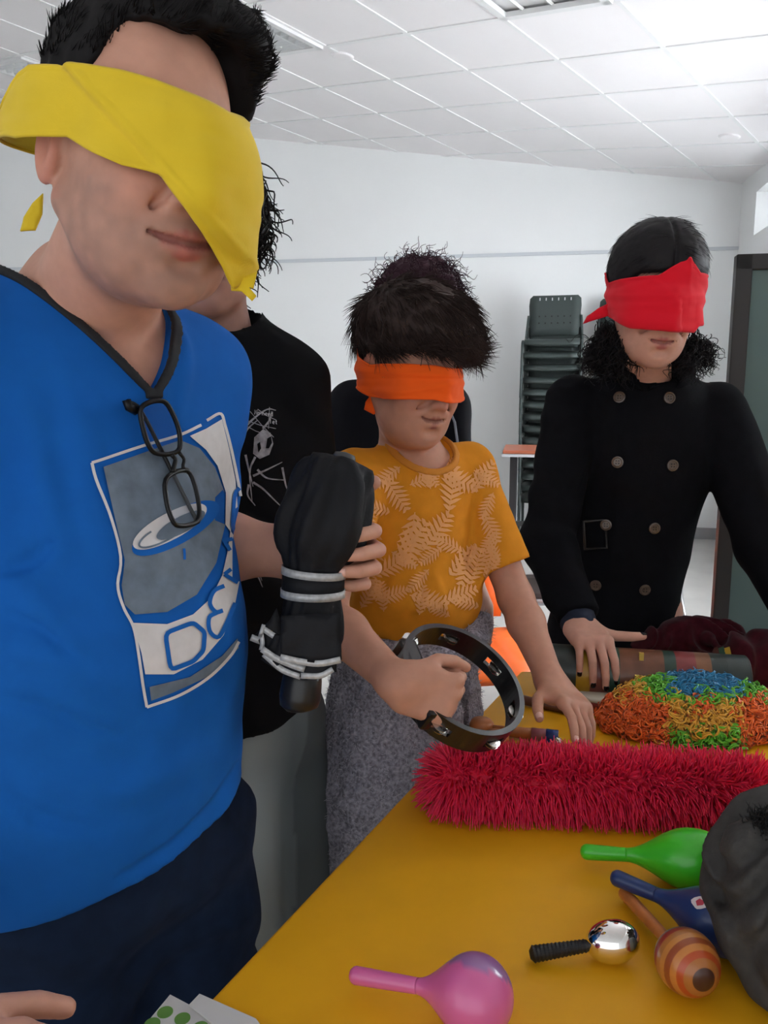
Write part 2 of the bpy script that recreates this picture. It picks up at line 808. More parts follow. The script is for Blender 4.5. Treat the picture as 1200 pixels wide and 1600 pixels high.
# right wall with a clerestory strip and big lower windows, all as openings
m1 = on_plane(1153.0, 388.0, WY, WALL_D)
MOULD_Z = float(m1[2])
SILL = MOULD_Z + 0.02
RT = 0.22
win = []      # openings: (y0, y1, z0, z1)
yy = WALL_D - 0.48
while yy > 0.8:
    win.append((yy - 1.5, yy, SILL, None))
    yy -= 1.75
low = [(4.1, 6.0, 0.95, 2.15), (1.9, 3.8, 0.95, 2.15)]
wr = MB()
lo_, hi_ = REAR_D, WALL_D


def rw(y0, y1, z0, z1a, z1b=None):
    """piece of the right wall"""
    z1b = z1a if z1b is None else z1b
    wr.prism([W(RIGHT_D, y0, z0), W(RIGHT_D, y1, z0), W(RIGHT_D, y1, z1b), W(RIGHT_D, y0, z1a)], WX * RT)


def lintel(y):
    return ceil_z(RIGHT_D, y) - 0.10


# lower courses up to the sill of the clerestory
ys = sorted([lo_, hi_] + [v for w in low for v in w[:2]])
rw(lo_, hi_, 0, low[0][2])
rw(lo_, hi_, low[0][3], SILL)
for i in range(len(ys) - 1):
    if not any(abs(ys[i] - w[0]) < 1e-6 for w in low):
        rw(ys[i], ys[i + 1], low[0][2], low[0][3])
ys = sorted([lo_, hi_] + [v for w in win for v in w[:2]])
for i in range(len(ys) - 1):
    if any(abs(ys[i] - w[0]) < 1e-6 for w in win):
        rw(ys[i], ys[i + 1], lintel(ys[i]), ceil_z(RIGHT_D, ys[i]) + 0.1, ceil_z(RIGHT_D, ys[i + 1]) + 0.1)
    else:
        rw(ys[i], ys[i + 1], SILL, ceil_z(RIGHT_D, ys[i]) + 0.1, ceil_z(RIGHT_D, ys[i + 1]) + 0.1)
struct(wr.build('wall_right', M_wall))
M_glass = mat('window_glass', (0.95, 0.98, 1.0), 0.02, trans=1.0, ior=1.01, spec=0.2)
M_frame = mat('window_frame_paint', (0.85, 0.86, 0.87), 0.4)
for i, w in enumerate(win[:2] + low):
    z1 = w[3] if w[3] else lintel(w[0]) - 0.0
    fr = MB()
    xm = RIGHT_D + RT - 0.05
    for y in (w[0] + 0.02, (w[0] + w[1]) / 2, w[1] - 0.02):
        fr.box(W(xm, y, (w[2] + z1) / 2), (0.025, 0.02, (z1 - w[2]) / 2), np.stack([WX, WY, WZ], 1))
    for z in (w[2] + 0.02, z1 - 0.02):
        fr.box(W(xm, (w[0] + w[1]) / 2, z), (0.02, (w[1] - w[0]) / 2, 0.02), np.stack([WX, WY, WZ], 1))
    o = struct(fr.build('window_%d' % (i + 1), M_frame))
    for k in (0, 1):
        ya = w[0] + 0.04 if k == 0 else (w[0] + w[1]) / 2 + 0.02
        yb = (w[0] + w[1]) / 2 - 0.02 if k == 0 else w[1] - 0.04
        MB().box(W(xm, (ya + yb) / 2, (w[2] + z1) / 2), (0.003, (yb - ya) / 2, (z1 - w[2]) / 2 - 0.04),
                 np.stack([WX, WY, WZ], 1)).build('pane', M_glass, o)
# daylight at the windows of the right wall
for w in low:
    area_light('window_daylight', W(RIGHT_D + RT + 0.05, (w[0] + w[1]) / 2, 1.55), -WX, 1.2, w[1] - w[0], 72, (0.95, 0.97, 1.0))
for w in win:
    area_light('window_daylight', W(RIGHT_D + RT + 0.05, (w[0] + w[1]) / 2, SILL + 0.25), -WX, 0.5, w[1] - w[0], 17, (0.95, 0.97, 1.0))

pts = [W(LEFT_D - T, REAR_D, 0), W(RIGHT_D + RT, REAR_D, 0), W(RIGHT_D + RT, WALL_D + T, 0), W(LEFT_D - T, WALL_D + T, 0)]
struct(MB().prism(pts, -WZ * 0.1).build('floor', M_floor))
struct(MB().box(W((LEFT_D + RIGHT_D) / 2, WALL_D - 0.008, MOULD_Z), ((RIGHT_D - LEFT_D) / 2, 0.012, 0.014),
                np.stack([WX, WY, WZ], 1)).build('trim_1', mat('trim_shadow_grey', (0.62, 0.65, 0.68), 0.5)))  # grey colour stands in for the moulding's line of shadow
struct(MB().box(W((LEFT_D + RIGHT_D) / 2, WALL_D - 0.008, 0.05), ((RIGHT_D - LEFT_D) / 2, 0.008, 0.05),
                np.stack([WX, WY, WZ], 1)).build('baseboard_back', mat('grey_baseboard', (0.35, 0.35, 0.36), 0.5)))

# ceiling: backing slab, visible bars, one board per cell
G0 = corner
TS = 0.60
off_l = -3.592
off_h = -0.18


def cp(l, h, up=0.0):
    return G0 + gl * l + gh * h + gn * up


room_poly = [(LEFT_D, REAR_D), (RIGHT_D, REAR_D), (RIGHT_D, WALL_D), (LEFT_D, WALL_D)]


def room_clip(poly):
    """clip a ceiling polygon of (l, h) points against the four walls"""
    def side(q, k):
        X = cp(*q)
        x, y = X @ WX, X @ WY
        return (x - LEFT_D, RIGHT_D - x, y - REAR_D, WALL_D - y)[k]
    for k in range(4):
        out = []
        for i in range(len(poly)):
            a, b = poly[i], poly[(i + 1) % len(poly)]
            da, db = side(a, k), side(b, k)
            if da >= 0:
                out.append(a)
            if (da >= 0) != (db >= 0):
                t = da / (da - db)
                out.append((a[0] + (b[0] - a[0]) * t, a[1] + (b[1] - a[1]) * t))
        poly = out
        if len(poly) < 3:
            return []
    return poly


def lh_of(px, py):
    X = on_plane(float(px), float(py), gn, gd) - G0
    return float(X @ gl), float(X @ gh)


big = room_clip([(-20, -20), (20, -20), (20, 20), (-20, 20)])
ceiling = struct(MB().prism([cp(l, h, 0.03) for l, h in big], gn * 0.12).build('ceiling', M_bar))
bars = MB()
BW = 0.013
for k in range(-30, 12):
    h = off_h + k * TS
    q = room_clip([(-20, h - BW), (20, h - BW), (20, h + BW), (-20, h + BW)])
    if q:
        bars.prism([cp(l, hh, -0.0015) for l, hh in q], gn * 0.03)
    l = off_l + k * TS
    q = room_clip([(l - BW, -20), (l + BW, -20), (l + BW, 20), (l - BW, 20)])
    if q:
        bars.prism([cp(ll, hh, -0.002) for ll, hh in q], gn * 0.03)
bars.build('grid_bars', M_bar, ceiling)


def cell_of(px, py):
    l, h = lh_of(px, py)
    return int(math.floor((l - off_l) / TS)), int(math.floor((h - off_h) / TS))


lights_at = [cell_of(25, 100), cell_of(440, 55), cell_of(850, -12)]
shared = None
for i in range(-26, 9):
    for j in range(-26, 9):
        if (i, j) in lights_at:
            continue
        e = 0.011
        sq = [(off_l + i * TS + e, off_h + j * TS + e), (off_l + (i + 1) * TS - e, off_h + j * TS + e),
              (off_l + (i + 1) * TS - e, off_h + (j + 1) * TS - e), (off_l + i * TS + e, off_h + (j + 1) * TS - e)]
        q = room_clip(sq)
        if len(q) < 3:
            continue
        cen = np.mean([cp(*t) for t in sq], 0)
        s = proj(cen)
        if not (s[2] > 0.3 and -700 < s[0] < 1900 and -900 < s[1] < 500):
            if (cen @ WX < -2.5) or (cen @ WY < 0.2):
                continue
        whole = len(q) == 4 and abs(q[0][0] - sq[0][0]) < 1e-6 and abs(q[2][1] - sq[2][1]) < 1e-6 and abs(q[1][0] - sq[1][0]) < 1e-6 and abs(q[3][1] - sq[3][1]) < 1e-6
        if whole and shared is not None:
            o = shared.copy()
            COL.objects.link(o)
            o.location = Vector(cp(sq[0][0], sq[0][1]) - shared_o)
        else:
            o = MB().prism([cp(l, h, 0.004) for l, h in q], gn * 0.02).build('ceiling_tile', M_tile, ceiling)
            if whole:
                shared = o
                shared_o = cp(sq[0][0], sq[0][1])


def louvre_light(cell, label, deep=True):
    i, j = cell
    l0, h0 = off_l + i * TS, off_h + j * TS
    c = cp(l0 + TS / 2, h0 + TS / 2)
    A = np.stack([gl, gh, gn], 1)
    t = thing('ceiling_light', label, 'ceiling light', c, 'recessed ceiling lights')
    fr = MB()
    for s in (-1, 1):
        fr.box(c + gl * s * (TS / 2 - 0.03) - gn * 0.006, (0.02, TS / 2 - 0.012, 0.012), A)
        fr.box(c + gh * s * (TS / 2 - 0.03) - gn * 0.006, (TS / 2 - 0.012, 0.02, 0.012), A)
    fr.build('frame', M_whitemetal, t)
    MB().box(c + gn * 0.022, (TS / 2 - 0.02, TS / 2 - 0.02, 0.004), A).build('reflector', M_whitemetal, t)
    for s in (-1, 0, 1):
        MB().tube([c + gh * s * 0.16 - gl * 0.26 + gn * 0.008, c + gh * s * 0.16 + gl * 0.26 + gn * 0.008], 0.008, 8).build('tube_lamp', mat('lamp_glass', (0.9, 0.9, 0.88), 0.2), t)
    if deep:
        for s in (-0.5, 0.5):
            MB().prism([c + gh * (s * 0.32 + 0.05 * q) + gl * -0.25 + gn * z for q, z in ((-1, 0.02), (1, 0.02), (0.15, -0.012), (-0.15, -0.012))], gl * 0.5).build('louvre_rail', M_alu, t)
        for k in range(9):
            x = -0.24 + k * 0.06
            MB().prism([c + gl * (x + 0.022 * q) - gh * 0.25 + gn * z for q, z in ((-1, 0.018), (1, 0.018), (0.1, -0.012), (-0.1, -0.012))], gh * 0.5).build('louvre_blade', M_alu, t)
    return t


louvre_light(lights_at[0], 'white louvred ceiling light left of the man in blue')
louvre_light(lights_at[1], 'louvred ceiling light above the hair of the man in blue')
louvre_light(lights_at[2], 'recessed ceiling light cut by the top edge above the girl', False)
for px, py, lab in ((535, 88, 'small round ceiling cover beside the louvred light'), (1140, 214, 'small round ceiling cover near the right wall')):
    l, h = lh_of(px, py)
    c = cp(l, h)
    o = MB().lathe([(-0.012, 0.055), (-0.009, 0.066), (0.0, 0.07)], c + gn * 0.004, gn, 32).build('smoke_detector', M_tile, origin=c)
    tag(o, lab, 'ceiling cover')

# ================================================================== furniture at the back
M_greyplastic = mat('grey_green_plastic', (0.045, 0.058, 0.055), 0.5, spec=0.3)
M_blackmetal = mat('black_metal', (0.02, 0.02, 0.022), 0.4)
M_steel = mat('steel_tube', (0.45, 0.46, 0.48), 0.3, metal=0.8)
M_orange = mat('orange_plastic', (0.95, 0.16, 0.02), 0.4)


def frame_axes(front):
    """right-handed axes for a chair whose seat faces 'front'"""
    f = unit(np.array([front[0], front[1], 0.0]))
    r = np.array([-f[1], f[0], 0.0])
    return np.stack([r, -f, WZ], 1)


def make_chair(base, A, plastic, legm, label, group, name='stacking_chair', slots=True, tube=0.011):
    """polypropylene stacking chair: seat shell, perforated back, steel side frames"""
    t = thing(name, label, 'chair', base, group)

    def L(x, y, z):
        return base + A @ np.array([x, y, z])
    # seat: thin dished sheet with turned-down front
    prof = [(-0.22, 0.415), (-0.20, 0.44), (-0.12, 0.452), (0.0, 0.445), (0.12, 0.44), (0.2, 0.455)]
    mb = MB()
    V = []
    nx = 7
    for (y, z) in prof:
        for i in range(nx):
            x = -0.21 + 0.42 * i / (nx - 1)
            V.append(L(x, y, z + 0.10 * x * x))
    for (y, z) in prof:
        for i in range(nx):
            x = -0.21 + 0.42 * i / (nx - 1)
            V.append(L(x, y, z + 0.10 * x * x - 0.018))
    n = len(prof) * nx
    F = []
    for r in range(len(prof) - 1):
        for i in range(nx - 1):
            a = r * nx + i
            F.append((a, a + 1, a + nx + 1, a + nx))
            F.append((n + a, n + a + nx, n + a + nx + 1, n + a + 1))
    bd = [i for i in range(nx)] + [r * nx + nx - 1 for r in range(1, len(prof))] + [(len(prof) - 1) * nx + i for i in range(nx - 2, -1, -1)] + [r * nx for r in range(len(prof) - 2, 0, -1)]
    for i in range(len(bd)):
        a, b = bd[i], bd[(i + 1) % len(bd)]
        F.append((a, n + a, n + b, b))
    mb.add(V, F).build('seat', plastic, t, smooth=True)
    # back: slightly curved, rounded upper corners, hand slots along the top
    mb = MB()
    rows = [(0.50, 0.19), (0.58, 0.20), (0.66, 0.205), (0.74, 0.21), (0.80, 0.205), (0.825, 0.18)]
    V = []
    for (z, hw) in rows:
        for i in range(nx):
            x = -hw + 2 * hw * i / (nx - 1)
            V.append(L(x, 0.20 + (z - 0.5) * 0.22 - 0.35 * x * x * 0.5 + 0.01, z))
    for (z, hw) in rows:
        for i in range(nx):
            x = -hw + 2 * hw * i / (nx - 1)
            V.append(L(x, 0.212 + (z - 0.5) * 0.22 - 0.35 * x * x * 0.5 + 0.01, z))
    n = len(rows) * nx
    F = []
    for r in range(len(rows) - 1):
        for i in range(nx - 1):
            a = r * nx + i
            F.append((a, a + 1, a + nx + 1, a + nx))
            F.append((n + a, n + a + nx, n + a + nx + 1, n + a + 1))
    bd = [i for i in range(nx)] + [r * nx + nx - 1 for r in range(1, len(rows))] + [(len(rows) - 1) * nx + i for i in range(nx - 2, -1, -1)] + [r * nx for r in range(len(rows) - 2, 0, -1)]
    for i in range(len(bd)):
        a, b = bd[i], bd[(i + 1) % len(bd)]
        F.append((a, n + a, n + b, b))
    back = mb.add(V, F).build('backrest', plastic, t, smooth=True)
    if slots:
        ms = mat('slot_light', (0.6, 0.62, 0.62), 0.8)
        md = mat('slot_dark', (0.01, 0.01, 0.01), 0.8)
        for k in range(6):
            x = -0.125 + 0.05 * k
            MB().box(L(x, 0.200 + 0.295 * 0.22 - 0.175 * x * x + 0.008, 0.795), (0.004, 0.003, 0.011), A).build('slot', ms, back)
            for z in (0.60, 0.655):
                MB().box(L(x, 0.200 + (z - 0.5) * 0.22 - 0.175 * x * x + 0.008, z), (0.005, 0.003, 0.005), A).build('vent_hole', md, back)
    for s in (-1, 1):
        fr = MB()
        fr.tube(curve_pts([L(s * 0.225, -0.235, 0.0), L(s * 0.225, -0.2, 0.25), L(s * 0.225, -0.17, 0.42), L(s * 0.225, -0.05, 0.432), L(s * 0.225, 0.14, 0.432),
                           L(s * 0.222, 0.205, 0.5), L(s * 0.21, 0.235, 0.66)], 22), tube, 8).build('side_frame', legm, t, smooth=True)
        MB().tube([L(s * 0.225, 0.12, 0.425), L(s * 0.225, 0.27, 0.0)], tube, 8).build('leg', legm, t, smooth=True)
    return t


def copy_tree(o, delta=None, parent=None):
    c = o.copy()
    COL.objects.link(c)
    c.parent = parent
    if delta is not None:
        c.location = Vector(np.array(o.location) + delta)
    for ch in o.children:
        copy_tree(ch, None, c)
    return c


# tall stack by the far wall: seen from the front, 14 chairs
A_st = frame_axes(-WY - WX * 0.06)
top_back = P(868.0, 466.0, 6.55)
n_st = 14
pitch_z, pitch_y = 0.072, -0.012
base_top = np.array([top_back[0], top_back[1], top_back[2] - 0.80])
base0 = base_top - WZ * pitch_z * (n_st - 1) - (A_st @ np.array([0, pitch_y, 0])) * (n_st - 1)
base0 = base0 - (A_st @ np.array([0, 0.26, 0]))
sink = base0[2]
words = ['bottom', 'second', 'third', 'fourth', 'fifth', 'sixth', 'seventh', 'eighth', 'ninth', 'tenth', 'eleventh', 'twelfth', 'thirteenth', 'top']
pitch_z = (base_top[2]) / (n_st - 1)
base0[2] = 0.0
c0 = make_chair(base0, A_st, M_greyplastic, M_greyplastic, '', 'grey chairs in the tall stack by the far wall')
step = A_st @ np.array([0, pitch_y, 0]) + WZ * pitch_z
for k in range(n_st):
    o = c0 if k == 0 else copy_tree(c0, step * k)
    if k == n_st - 1:
        o['label'] = 'top grey plastic chair of the tall stack left of the girl in black'
    else:
        o['label'] = '%s grey plastic chair from the floor in the tall stack left of the girl' % words[k]
# second stack behind the girl's head
d2 = P(978.0, 452.0, 6.75) - top_back
d2[2] = 0
for k in range(n_st):
    o = copy_tree(c0, step * k + d2)
    o['group'] = 'grey chairs in the stack behind the girl'
    if k == n_st - 1:
        o['label'] = 'top grey chair of the stack half hidden behind the girl in the red blindfold'
    else:
        o['label'] = '%s grey chair from the floor in the stack hidden behind the girl' % words[k]
# single grey chair right behind the boy
q = P(712.0, 655.0, 5.2)
o = copy_tree(c0, np.array([q[0], q[1], 0]) - base0 + WY * 0.0)
o['label'] = 'grey plastic chair seen past the boy in the orange blindfold'
o['group'] = 'loose chairs at the back'
# its top must meet the pixel: nearer chairs stand lower in the picture
# desk with a brown top by the stack
qd = P(816.0, 706.0, 4.6)
dk = thing('school_desk', 'small school desk with brown laminate top and grey edge by the chair stack', 'desk', (qd[0], qd[1], 0))
A_d = frame_axes(-WY)
dz = float(qd[2])
c = np.array([qd[0], qd[1], dz]) + WX * 0.22 + WY * 0.2
MB().box(c, (0.33, 0.24, 0.010), A_d, 0.004).build('desktop', mat('brown_laminate', (0.42, 0.12, 0.06), 0.35, noise=(8, 0.1)), dk)
MB().box(c - WZ * 0.019, (0.335, 0.245, 0.008), A_d).build('desktop_edge', mat('grey_edging', (0.55, 0.56, 0.58), 0.4), dk)
for sx in (-1, 1):
    for sy in (-1, 1):
        MB().box(c + A_d @ np.array([sx * 0.27, sy * 0.19, 0]) - WZ * (dz / 2 + 0.014), (0.018, 0.018, dz / 2 - 0.014), A_d).build('leg', M_blackmetal, dk)
MB().box(c + A_d @ np.array([0, -0.19, 0]) - WZ * 0.42, (0.27, 0.012, 0.014), A_d).build('rail', M_blackmetal, dk)
# chrome framed chair and orange chairs between boy and girl
A_c = frame_axes(-WY * 0.4 - WX)
q = P(802.0, 800.0, 3.6)
ch = make_chair(np.array([q[0] + 0.12, q[1], 0]), A_c, mat('brown_seat', (0.05, 0.03, 0.025), 0.4), M_steel, 'steel framed dark chair between the boy and the girl', 'loose chairs at the back', 'steel_chair', False, 0.014)
q = P(722.0, 960.0, 2.75)
oc = make_chair(np.array([q[0], q[1], 0]), frame_axes(-WY + 0.3 * WX), M_orange, M_steel, 'bright orange plastic chair behind the boy in the leaf shirt', 'orange chairs', 'orange_chair', False)
q = P(1022.0, 850.0, 2.9)
oc2 = copy_tree(oc, np.array([q[0], q[1], 0]) - np.array(oc.location))
oc2['label'] = 'orange plastic chair glimpsed between the girl and the green board'

# ---- green board on a stand, right
bt = thing('green_board', 'free standing green board with a dark frame at the right edge', 'board')
BZ = 2.05
tl = P(1152.0, 397.0, BZ)
A_b = np.stack([unit(np.array([1.0, -0.22, 0])), unit(np.array([0.22, 1.0, 0])), WZ], 1)
bw, top_z, bot_z = 1.10, float(tl[2]), 0.55
M_bframe = mat('dark_board_frame', (0.022, 0.018, 0.017), 0.5)
M_board = mat('green_board_surface', (0.10, 0.16, 0.15), 0.55, noise=(6, 0.05))
bt.location = (tl[0] + 0.6, tl[1], 0)


def BL(x, y, z):
    return np.array([tl[0], tl[1], 0]) + A_b @ np.array([x, y, z])


MB().box(BL(bw / 2, 0.02, (top_z + bot_z) / 2), (bw / 2 - 0.03, 0.008, (top_z - bot_z) / 2 - 0.03), A_b).build('panel', M_board, bt)
for x in (0.02, bw - 0.02):
    MB().box(BL(x, 0.02, (top_z + 0.02) / 2), (0.02, 0.02, (top_z - 0.02) / 2), A_b, 0.003).build('upright', M_bframe, bt)
for z in (top_z - 0.02, bot_z + 0.02):
    MB().box(BL(bw / 2, 0.02, z), (bw / 2, 0.02, 0.02), A_b, 0.003).build('rail', M_bframe, bt)
for x in (0.02, bw - 0.02):
    MB().box(BL(x, 0.02, 0.025), (0.025, 0.25, 0.025), A_b, 0.004).build('foot', M_bframe, bt)
    MB().tube([BL(x, 0.24, 0.05), BL(x, 0.03, 0.75)], 0.012, 8).build('brace', M_bframe, bt)

# ================================================================== table
TZ = 0.75
eA = np.array([-0.171, 0.7075])
edir = np.array([0.449, 0.893, 0])
erig = np.array([0.893, -0.449, 0])


def TB(s, r, z=0.0):
    """table coordinates: s along the left edge, r to the right of it, z above the top"""
    return np.array([eA[0], eA[1], TZ]) + edir * s + erig * r + WZ * z


A_t = np.stack([erig, edir, WZ], 1)
S0, S1, TWD = -0.50, 1.03, 0.95
M_yellow = mat('yellow_laminate', (0.80, 0.385, 0.008), 0.5, spec=0.3, noise=(14, 0.04), bump=(400, 0.04, 0.0005))
tb = thing('activity_table', 'big yellow laminate table covered with percussion toys', 'table', TB((S0 + S1) / 2, TWD / 2, -TZ))
fl_c = TB(S1, 0)
TOP = [TB(S0, 0), TB(S0, TWD), np.array([1.32, 0.55, TZ]), np.array([1.32, 1.60, TZ]), fl_c]      # trapezoid: the far side is not square to the left side
tt_o = MB().prism([q_ - WZ * 0.025 for q_ in TOP], WZ * 0.025).build('tabletop', M_yellow, tb)
bv = tt_o.modifiers.new('edge', 'BEVEL')
bv.width = 0.004
bv.segments = 2
M_tleg = mat('grey_table_leg', (0.2, 0.2, 0.21), 0.4)
for q_ in (TB(S0 + 0.08, 0.08), TB(S0 + 0.08, TWD - 0.08), np.array([1.22, 1.50, TZ]), TB(S1 - 0.10, 0.10)):
    MB().tube([q_ - WZ * 0.025, q_ * [1, 1, 0]], 0.022, 12).build('leg', M_tleg, tb, smooth=True)
for r in (0.08, TWD - 0.08):
    MB().box(TB((S0 + S1) / 2, r, -0.05), (0.012, (S1 - S0) / 2 - 0.1, 0.025), A_t).build('apron', M_tleg, tb)


tab_n = erig.astype(np.float32)
tab_p = TB(0, -0.004).astype(np.float32)


def off_table(p):
    """negative where the table top is: cloth is pressed flat against its edge"""
    return np.maximum(np.maximum(-((p - tab_p) @ tab_n), p[:, 2] - TZ - 0.003), -p[:, 2] + TZ - 0.08)


def TP(x, y, h=0.0):
    return on_z(float(x), float(y), TZ + h)


# ---- maracas: lathe along the line from handle end to bulb
def maraca(name, label, p_end, p_bulb, hr, br, blen, cols, pear=1.6, u_t=-0.5):
    """p_end, p_bulb: world points (axis ends: handle tip, bulb centre)"""
    ax = p_bulb - p_end
    Lh = float(np.linalg.norm(ax))
    ax = ax / Lh
    t = thing(name, label, 'maraca', (p_bulb[0], p_bulb[1], TZ), 'maracas on the table')
    x_s = max(Lh - blen * pear, Lh * 0.25)
    x_t = Lh + u_t * blen
    r_s, r_t = hr * 0.86, br * math.sqrt(1 - u_t * u_t)
    sl_t = -br * u_t / (blen * math.sqrt(1 - u_t * u_t))
    xs = np.concatenate([np.linspace(0, x_s, 10), np.linspace(x_s, x_t, 18)[1:], Lh + blen * np.sin(np.linspace(math.asin(u_t), math.pi / 2, 16)[1:])])

    def rad(x):
        if x <= x_s:
            return hr + (r_s - hr) * (x / x_s) ** 1.2
        if x < x_t:
            t_ = (x - x_s) / (x_t - x_s)
            D_ = x_t - x_s
            return (2 * t_ ** 3 - 3 * t_ ** 2 + 1) * r_s + (-2 * t_ ** 3 + 3 * t_ ** 2) * r_t + (t_ ** 3 - t_ ** 2) * D_ * sl_t
        u = min(1.0, (x - Lh) / blen)
        return max(br * math.sqrt(max(0, 1 - u * u)), 0.0004)
    prof = [(-hr * 0.75, hr * 0.3), (-hr * 0.6, hr * 0.65), (-hr * 0.3, hr * 0.9)] + [(x, rad(x)) for x in xs]
    sp = x_s
    handle = MB().lathe([q for q in prof if q[0] <= sp + 1e-9] + [(sp + 0.002, rad(sp) * 0.9)], p_end, ax, 24)
    bulb = MB().lathe([q for q in prof if q[0] >= sp - 1e-9], p_end, ax, 36)
    handle.build('handle', cols[0], t, smooth=True)
    b = bulb.build('bulb', cols[1], t, smooth=True)
    return t, b, ax


def paint(o, fn):
    """colour attribute from world positions"""
    me = o.data
    V = np.empty(len(me.vertices) * 3, np.float32)
    me.vertices.foreach_get('co', V)
    V = V.reshape(-1, 3) + base_of(o)
    c = np.ones((len(V), 4), np.float32)
    c[:, :3] = fn(V)
    a = me.attributes.new('Col', 'FLOAT_COLOR', 'POINT')
    a.data.foreach_set('color', c.ravel())


M_pink = mat('pink_plastic', (0.72, 0.16, 0.36), 0.25, attr='Col', coat=0.3)
pe, pb = TP(556, 1524, 0.022), TP(742, 1556, 0.038)
pk, b, ax = maraca('maraca', 'pink plastic maraca with a purple upper half, nearest on the yellow table', pe, pb, 0.0085, 0.037, 0.036, (M_pink, M_pink))
side = unit(np.cross(ax, WZ))
for o in pk.children:
    paint(o, lambda V: np.where((((V - pb) @ unit(WZ * 0.6 - side * 0.8)) > 0.016)[:, None], np.array([0.30, 0.13, 0.33]), np.array([0.66, 0.13, 0.33])))
M_green = mat('green_plastic', (0.05, 0.52, 0.02), 0.3, coat=0.2)
ge, gb = TP(916, 1331, 0.022), TP(1082, 1343, 0.038)
maraca('maraca', 'bright green plastic maraca lying half behind the grey cloth', ge, gb, 0.0095, 0.036, 0.048, (M_green, M_green))
M_blue = mat('dark_blue_plastic', (0.012, 0.035, 0.14), 0.35, coat=0.2)
be, bb = TP(964, 1372, 0.03), TP(1125, 1440, 0.034)
bm_, bbul, bax = maraca('maraca', 'dark blue plastic maraca with a white and red sticker beside the green one', be, bb, 0.0095, 0.034, 0.045, (M_blue, M_blue))
M_wood = mat('orange_wood', (0.50, 0.17, 0.05), 0.35, noise=(60, 0.15))
M_ring = mat('painted_wood', (0.5, 0.2, 0.05), 0.3, attr='Col', coat=0.2)
we, wb = TP(976, 1396, 0.012), TP(1073, 1502, 0.033)
wm, wbul, wax = maraca('maraca', 'wooden maraca with an orange handle and painted rings on its bulb', we, wb, 0.0075, 0.031, 0.034, (M_wood, M_ring), pear=0.96, u_t=-0.94)
wl = np.linalg.norm(wb - we)


def ring_cols(V):
    t = ((V - we) @ wax - wl) / 0.034
    cols = [(-0.62, (0.10, 0.14, 0.15)), (-0.35, (0.20, 0.24, 0.23)), (-0.1, (0.30, 0.03, 0.025)), (0.12, (0.42, 0.16, 0.04)), (0.3, (0.55, 0.22, 0.05)), (0.48, (0.30, 0.07, 0.02)),
            (0.66, (0.55, 0.20, 0.04)), (0.80, (0.45, 0.07, 0.015)), (0.93, (0.40, 0.14, 0.03)), (9, (0.06, 0.02, 0.012))]
    out = np.zeros((len(V), 3))
    prev = -9
    for lim, c in cols:
        out[(t >= prev) & (t < lim)] = c
        prev = lim
    return out


# finer bulb so that the rings are crisp
old = wbul
prof = []
for a in np.linspace(-0.98, 1, 120):
    th = a * math.pi / 2
    r = 0.031 * math.cos(th)
    if a < 0:
        r = max(0.031 * math.cos(th) ** 1.25, 0.0078)
    prof.append((wl + 0.034 * math.sin(th), max(r, 0.0004)))
nb_ = MB().lathe(prof, we, wax, 36).build('bulb', M_ring, wm, smooth=True)
paint(nb_, ring_cols)
bpy.data.objects.remove(old)
nb_.name = 'bulb'
# sticker on the blue one
stv = []
for k in range(14):
    a = k * 2 * math.pi / 14
    stv.append((1094 + 13 * math.cos(a) + 2 * math.sin(3 * a), 1411 + 10 * math.sin(a)))
blsdf = ell(bb, (0.034, 0.034, 0.045), np.stack([unit(np.cross(bax, WZ)), np.cross(unit(np.cross(bax, WZ)), bax) * -1, bax], 1))
decal('sticker', [tri_fill(stv, 5)], blsdf, 0.6, 1.2, 0.0008, mat('white_sticker', (0.7, 0.62, 0.62), 0.5), bm_, 120)
decal('sticker_mark', [tri_fill([(1088, 1409), (1094, 1405), (1102, 1410), (1099, 1415), (1090, 1416)], 4)], blsdf, 0.6, 1.2, 0.0013, mat('red_sticker', (0.5, 0.05, 0.08), 0.5), bm_, 120)

# chrome egg shaker
ee, eb = TP(832, 1491, 0.010), TP(957, 1471, 0.024)
et = thing('egg_shaker', 'shiny chrome egg shaker with a black ribbed handle on the yellow table', 'shaker', (eb[0], eb[1], TZ))
eax = unit(eb - ee)
eL = float(np.linalg.norm(eb - ee))
MB().lathe([(eL + 0.0285 * math.sin(a), max(0.0215 * math.cos(a), 0.0003)) for a in np.linspace(-1.5708, 1.5708, 24)], ee, eax, 36).build('egg', mat('chrome', (0.86, 0.84, 0.82), 0.06, metal=1.0), et, smooth=True)
pr = [(-0.003, 0.004), (0, 0.0075)]
hl = eL - 0.026
for k in range(14):
    u = k / 13
    r = 0.0088 - 0.002 * u
    pr += [(u * hl * 0.92 + 0.001, r), (u * hl * 0.92 + 0.0035, r - 0.0011)]
pr += [(hl * 0.97, 0.0055), (hl + 0.004, 0.009)]
MB().lathe(pr, ee, eax, 20).build('handle', mat('black_rubber', (0.008, 0.008, 0.008), 0.5), et, smooth=False)

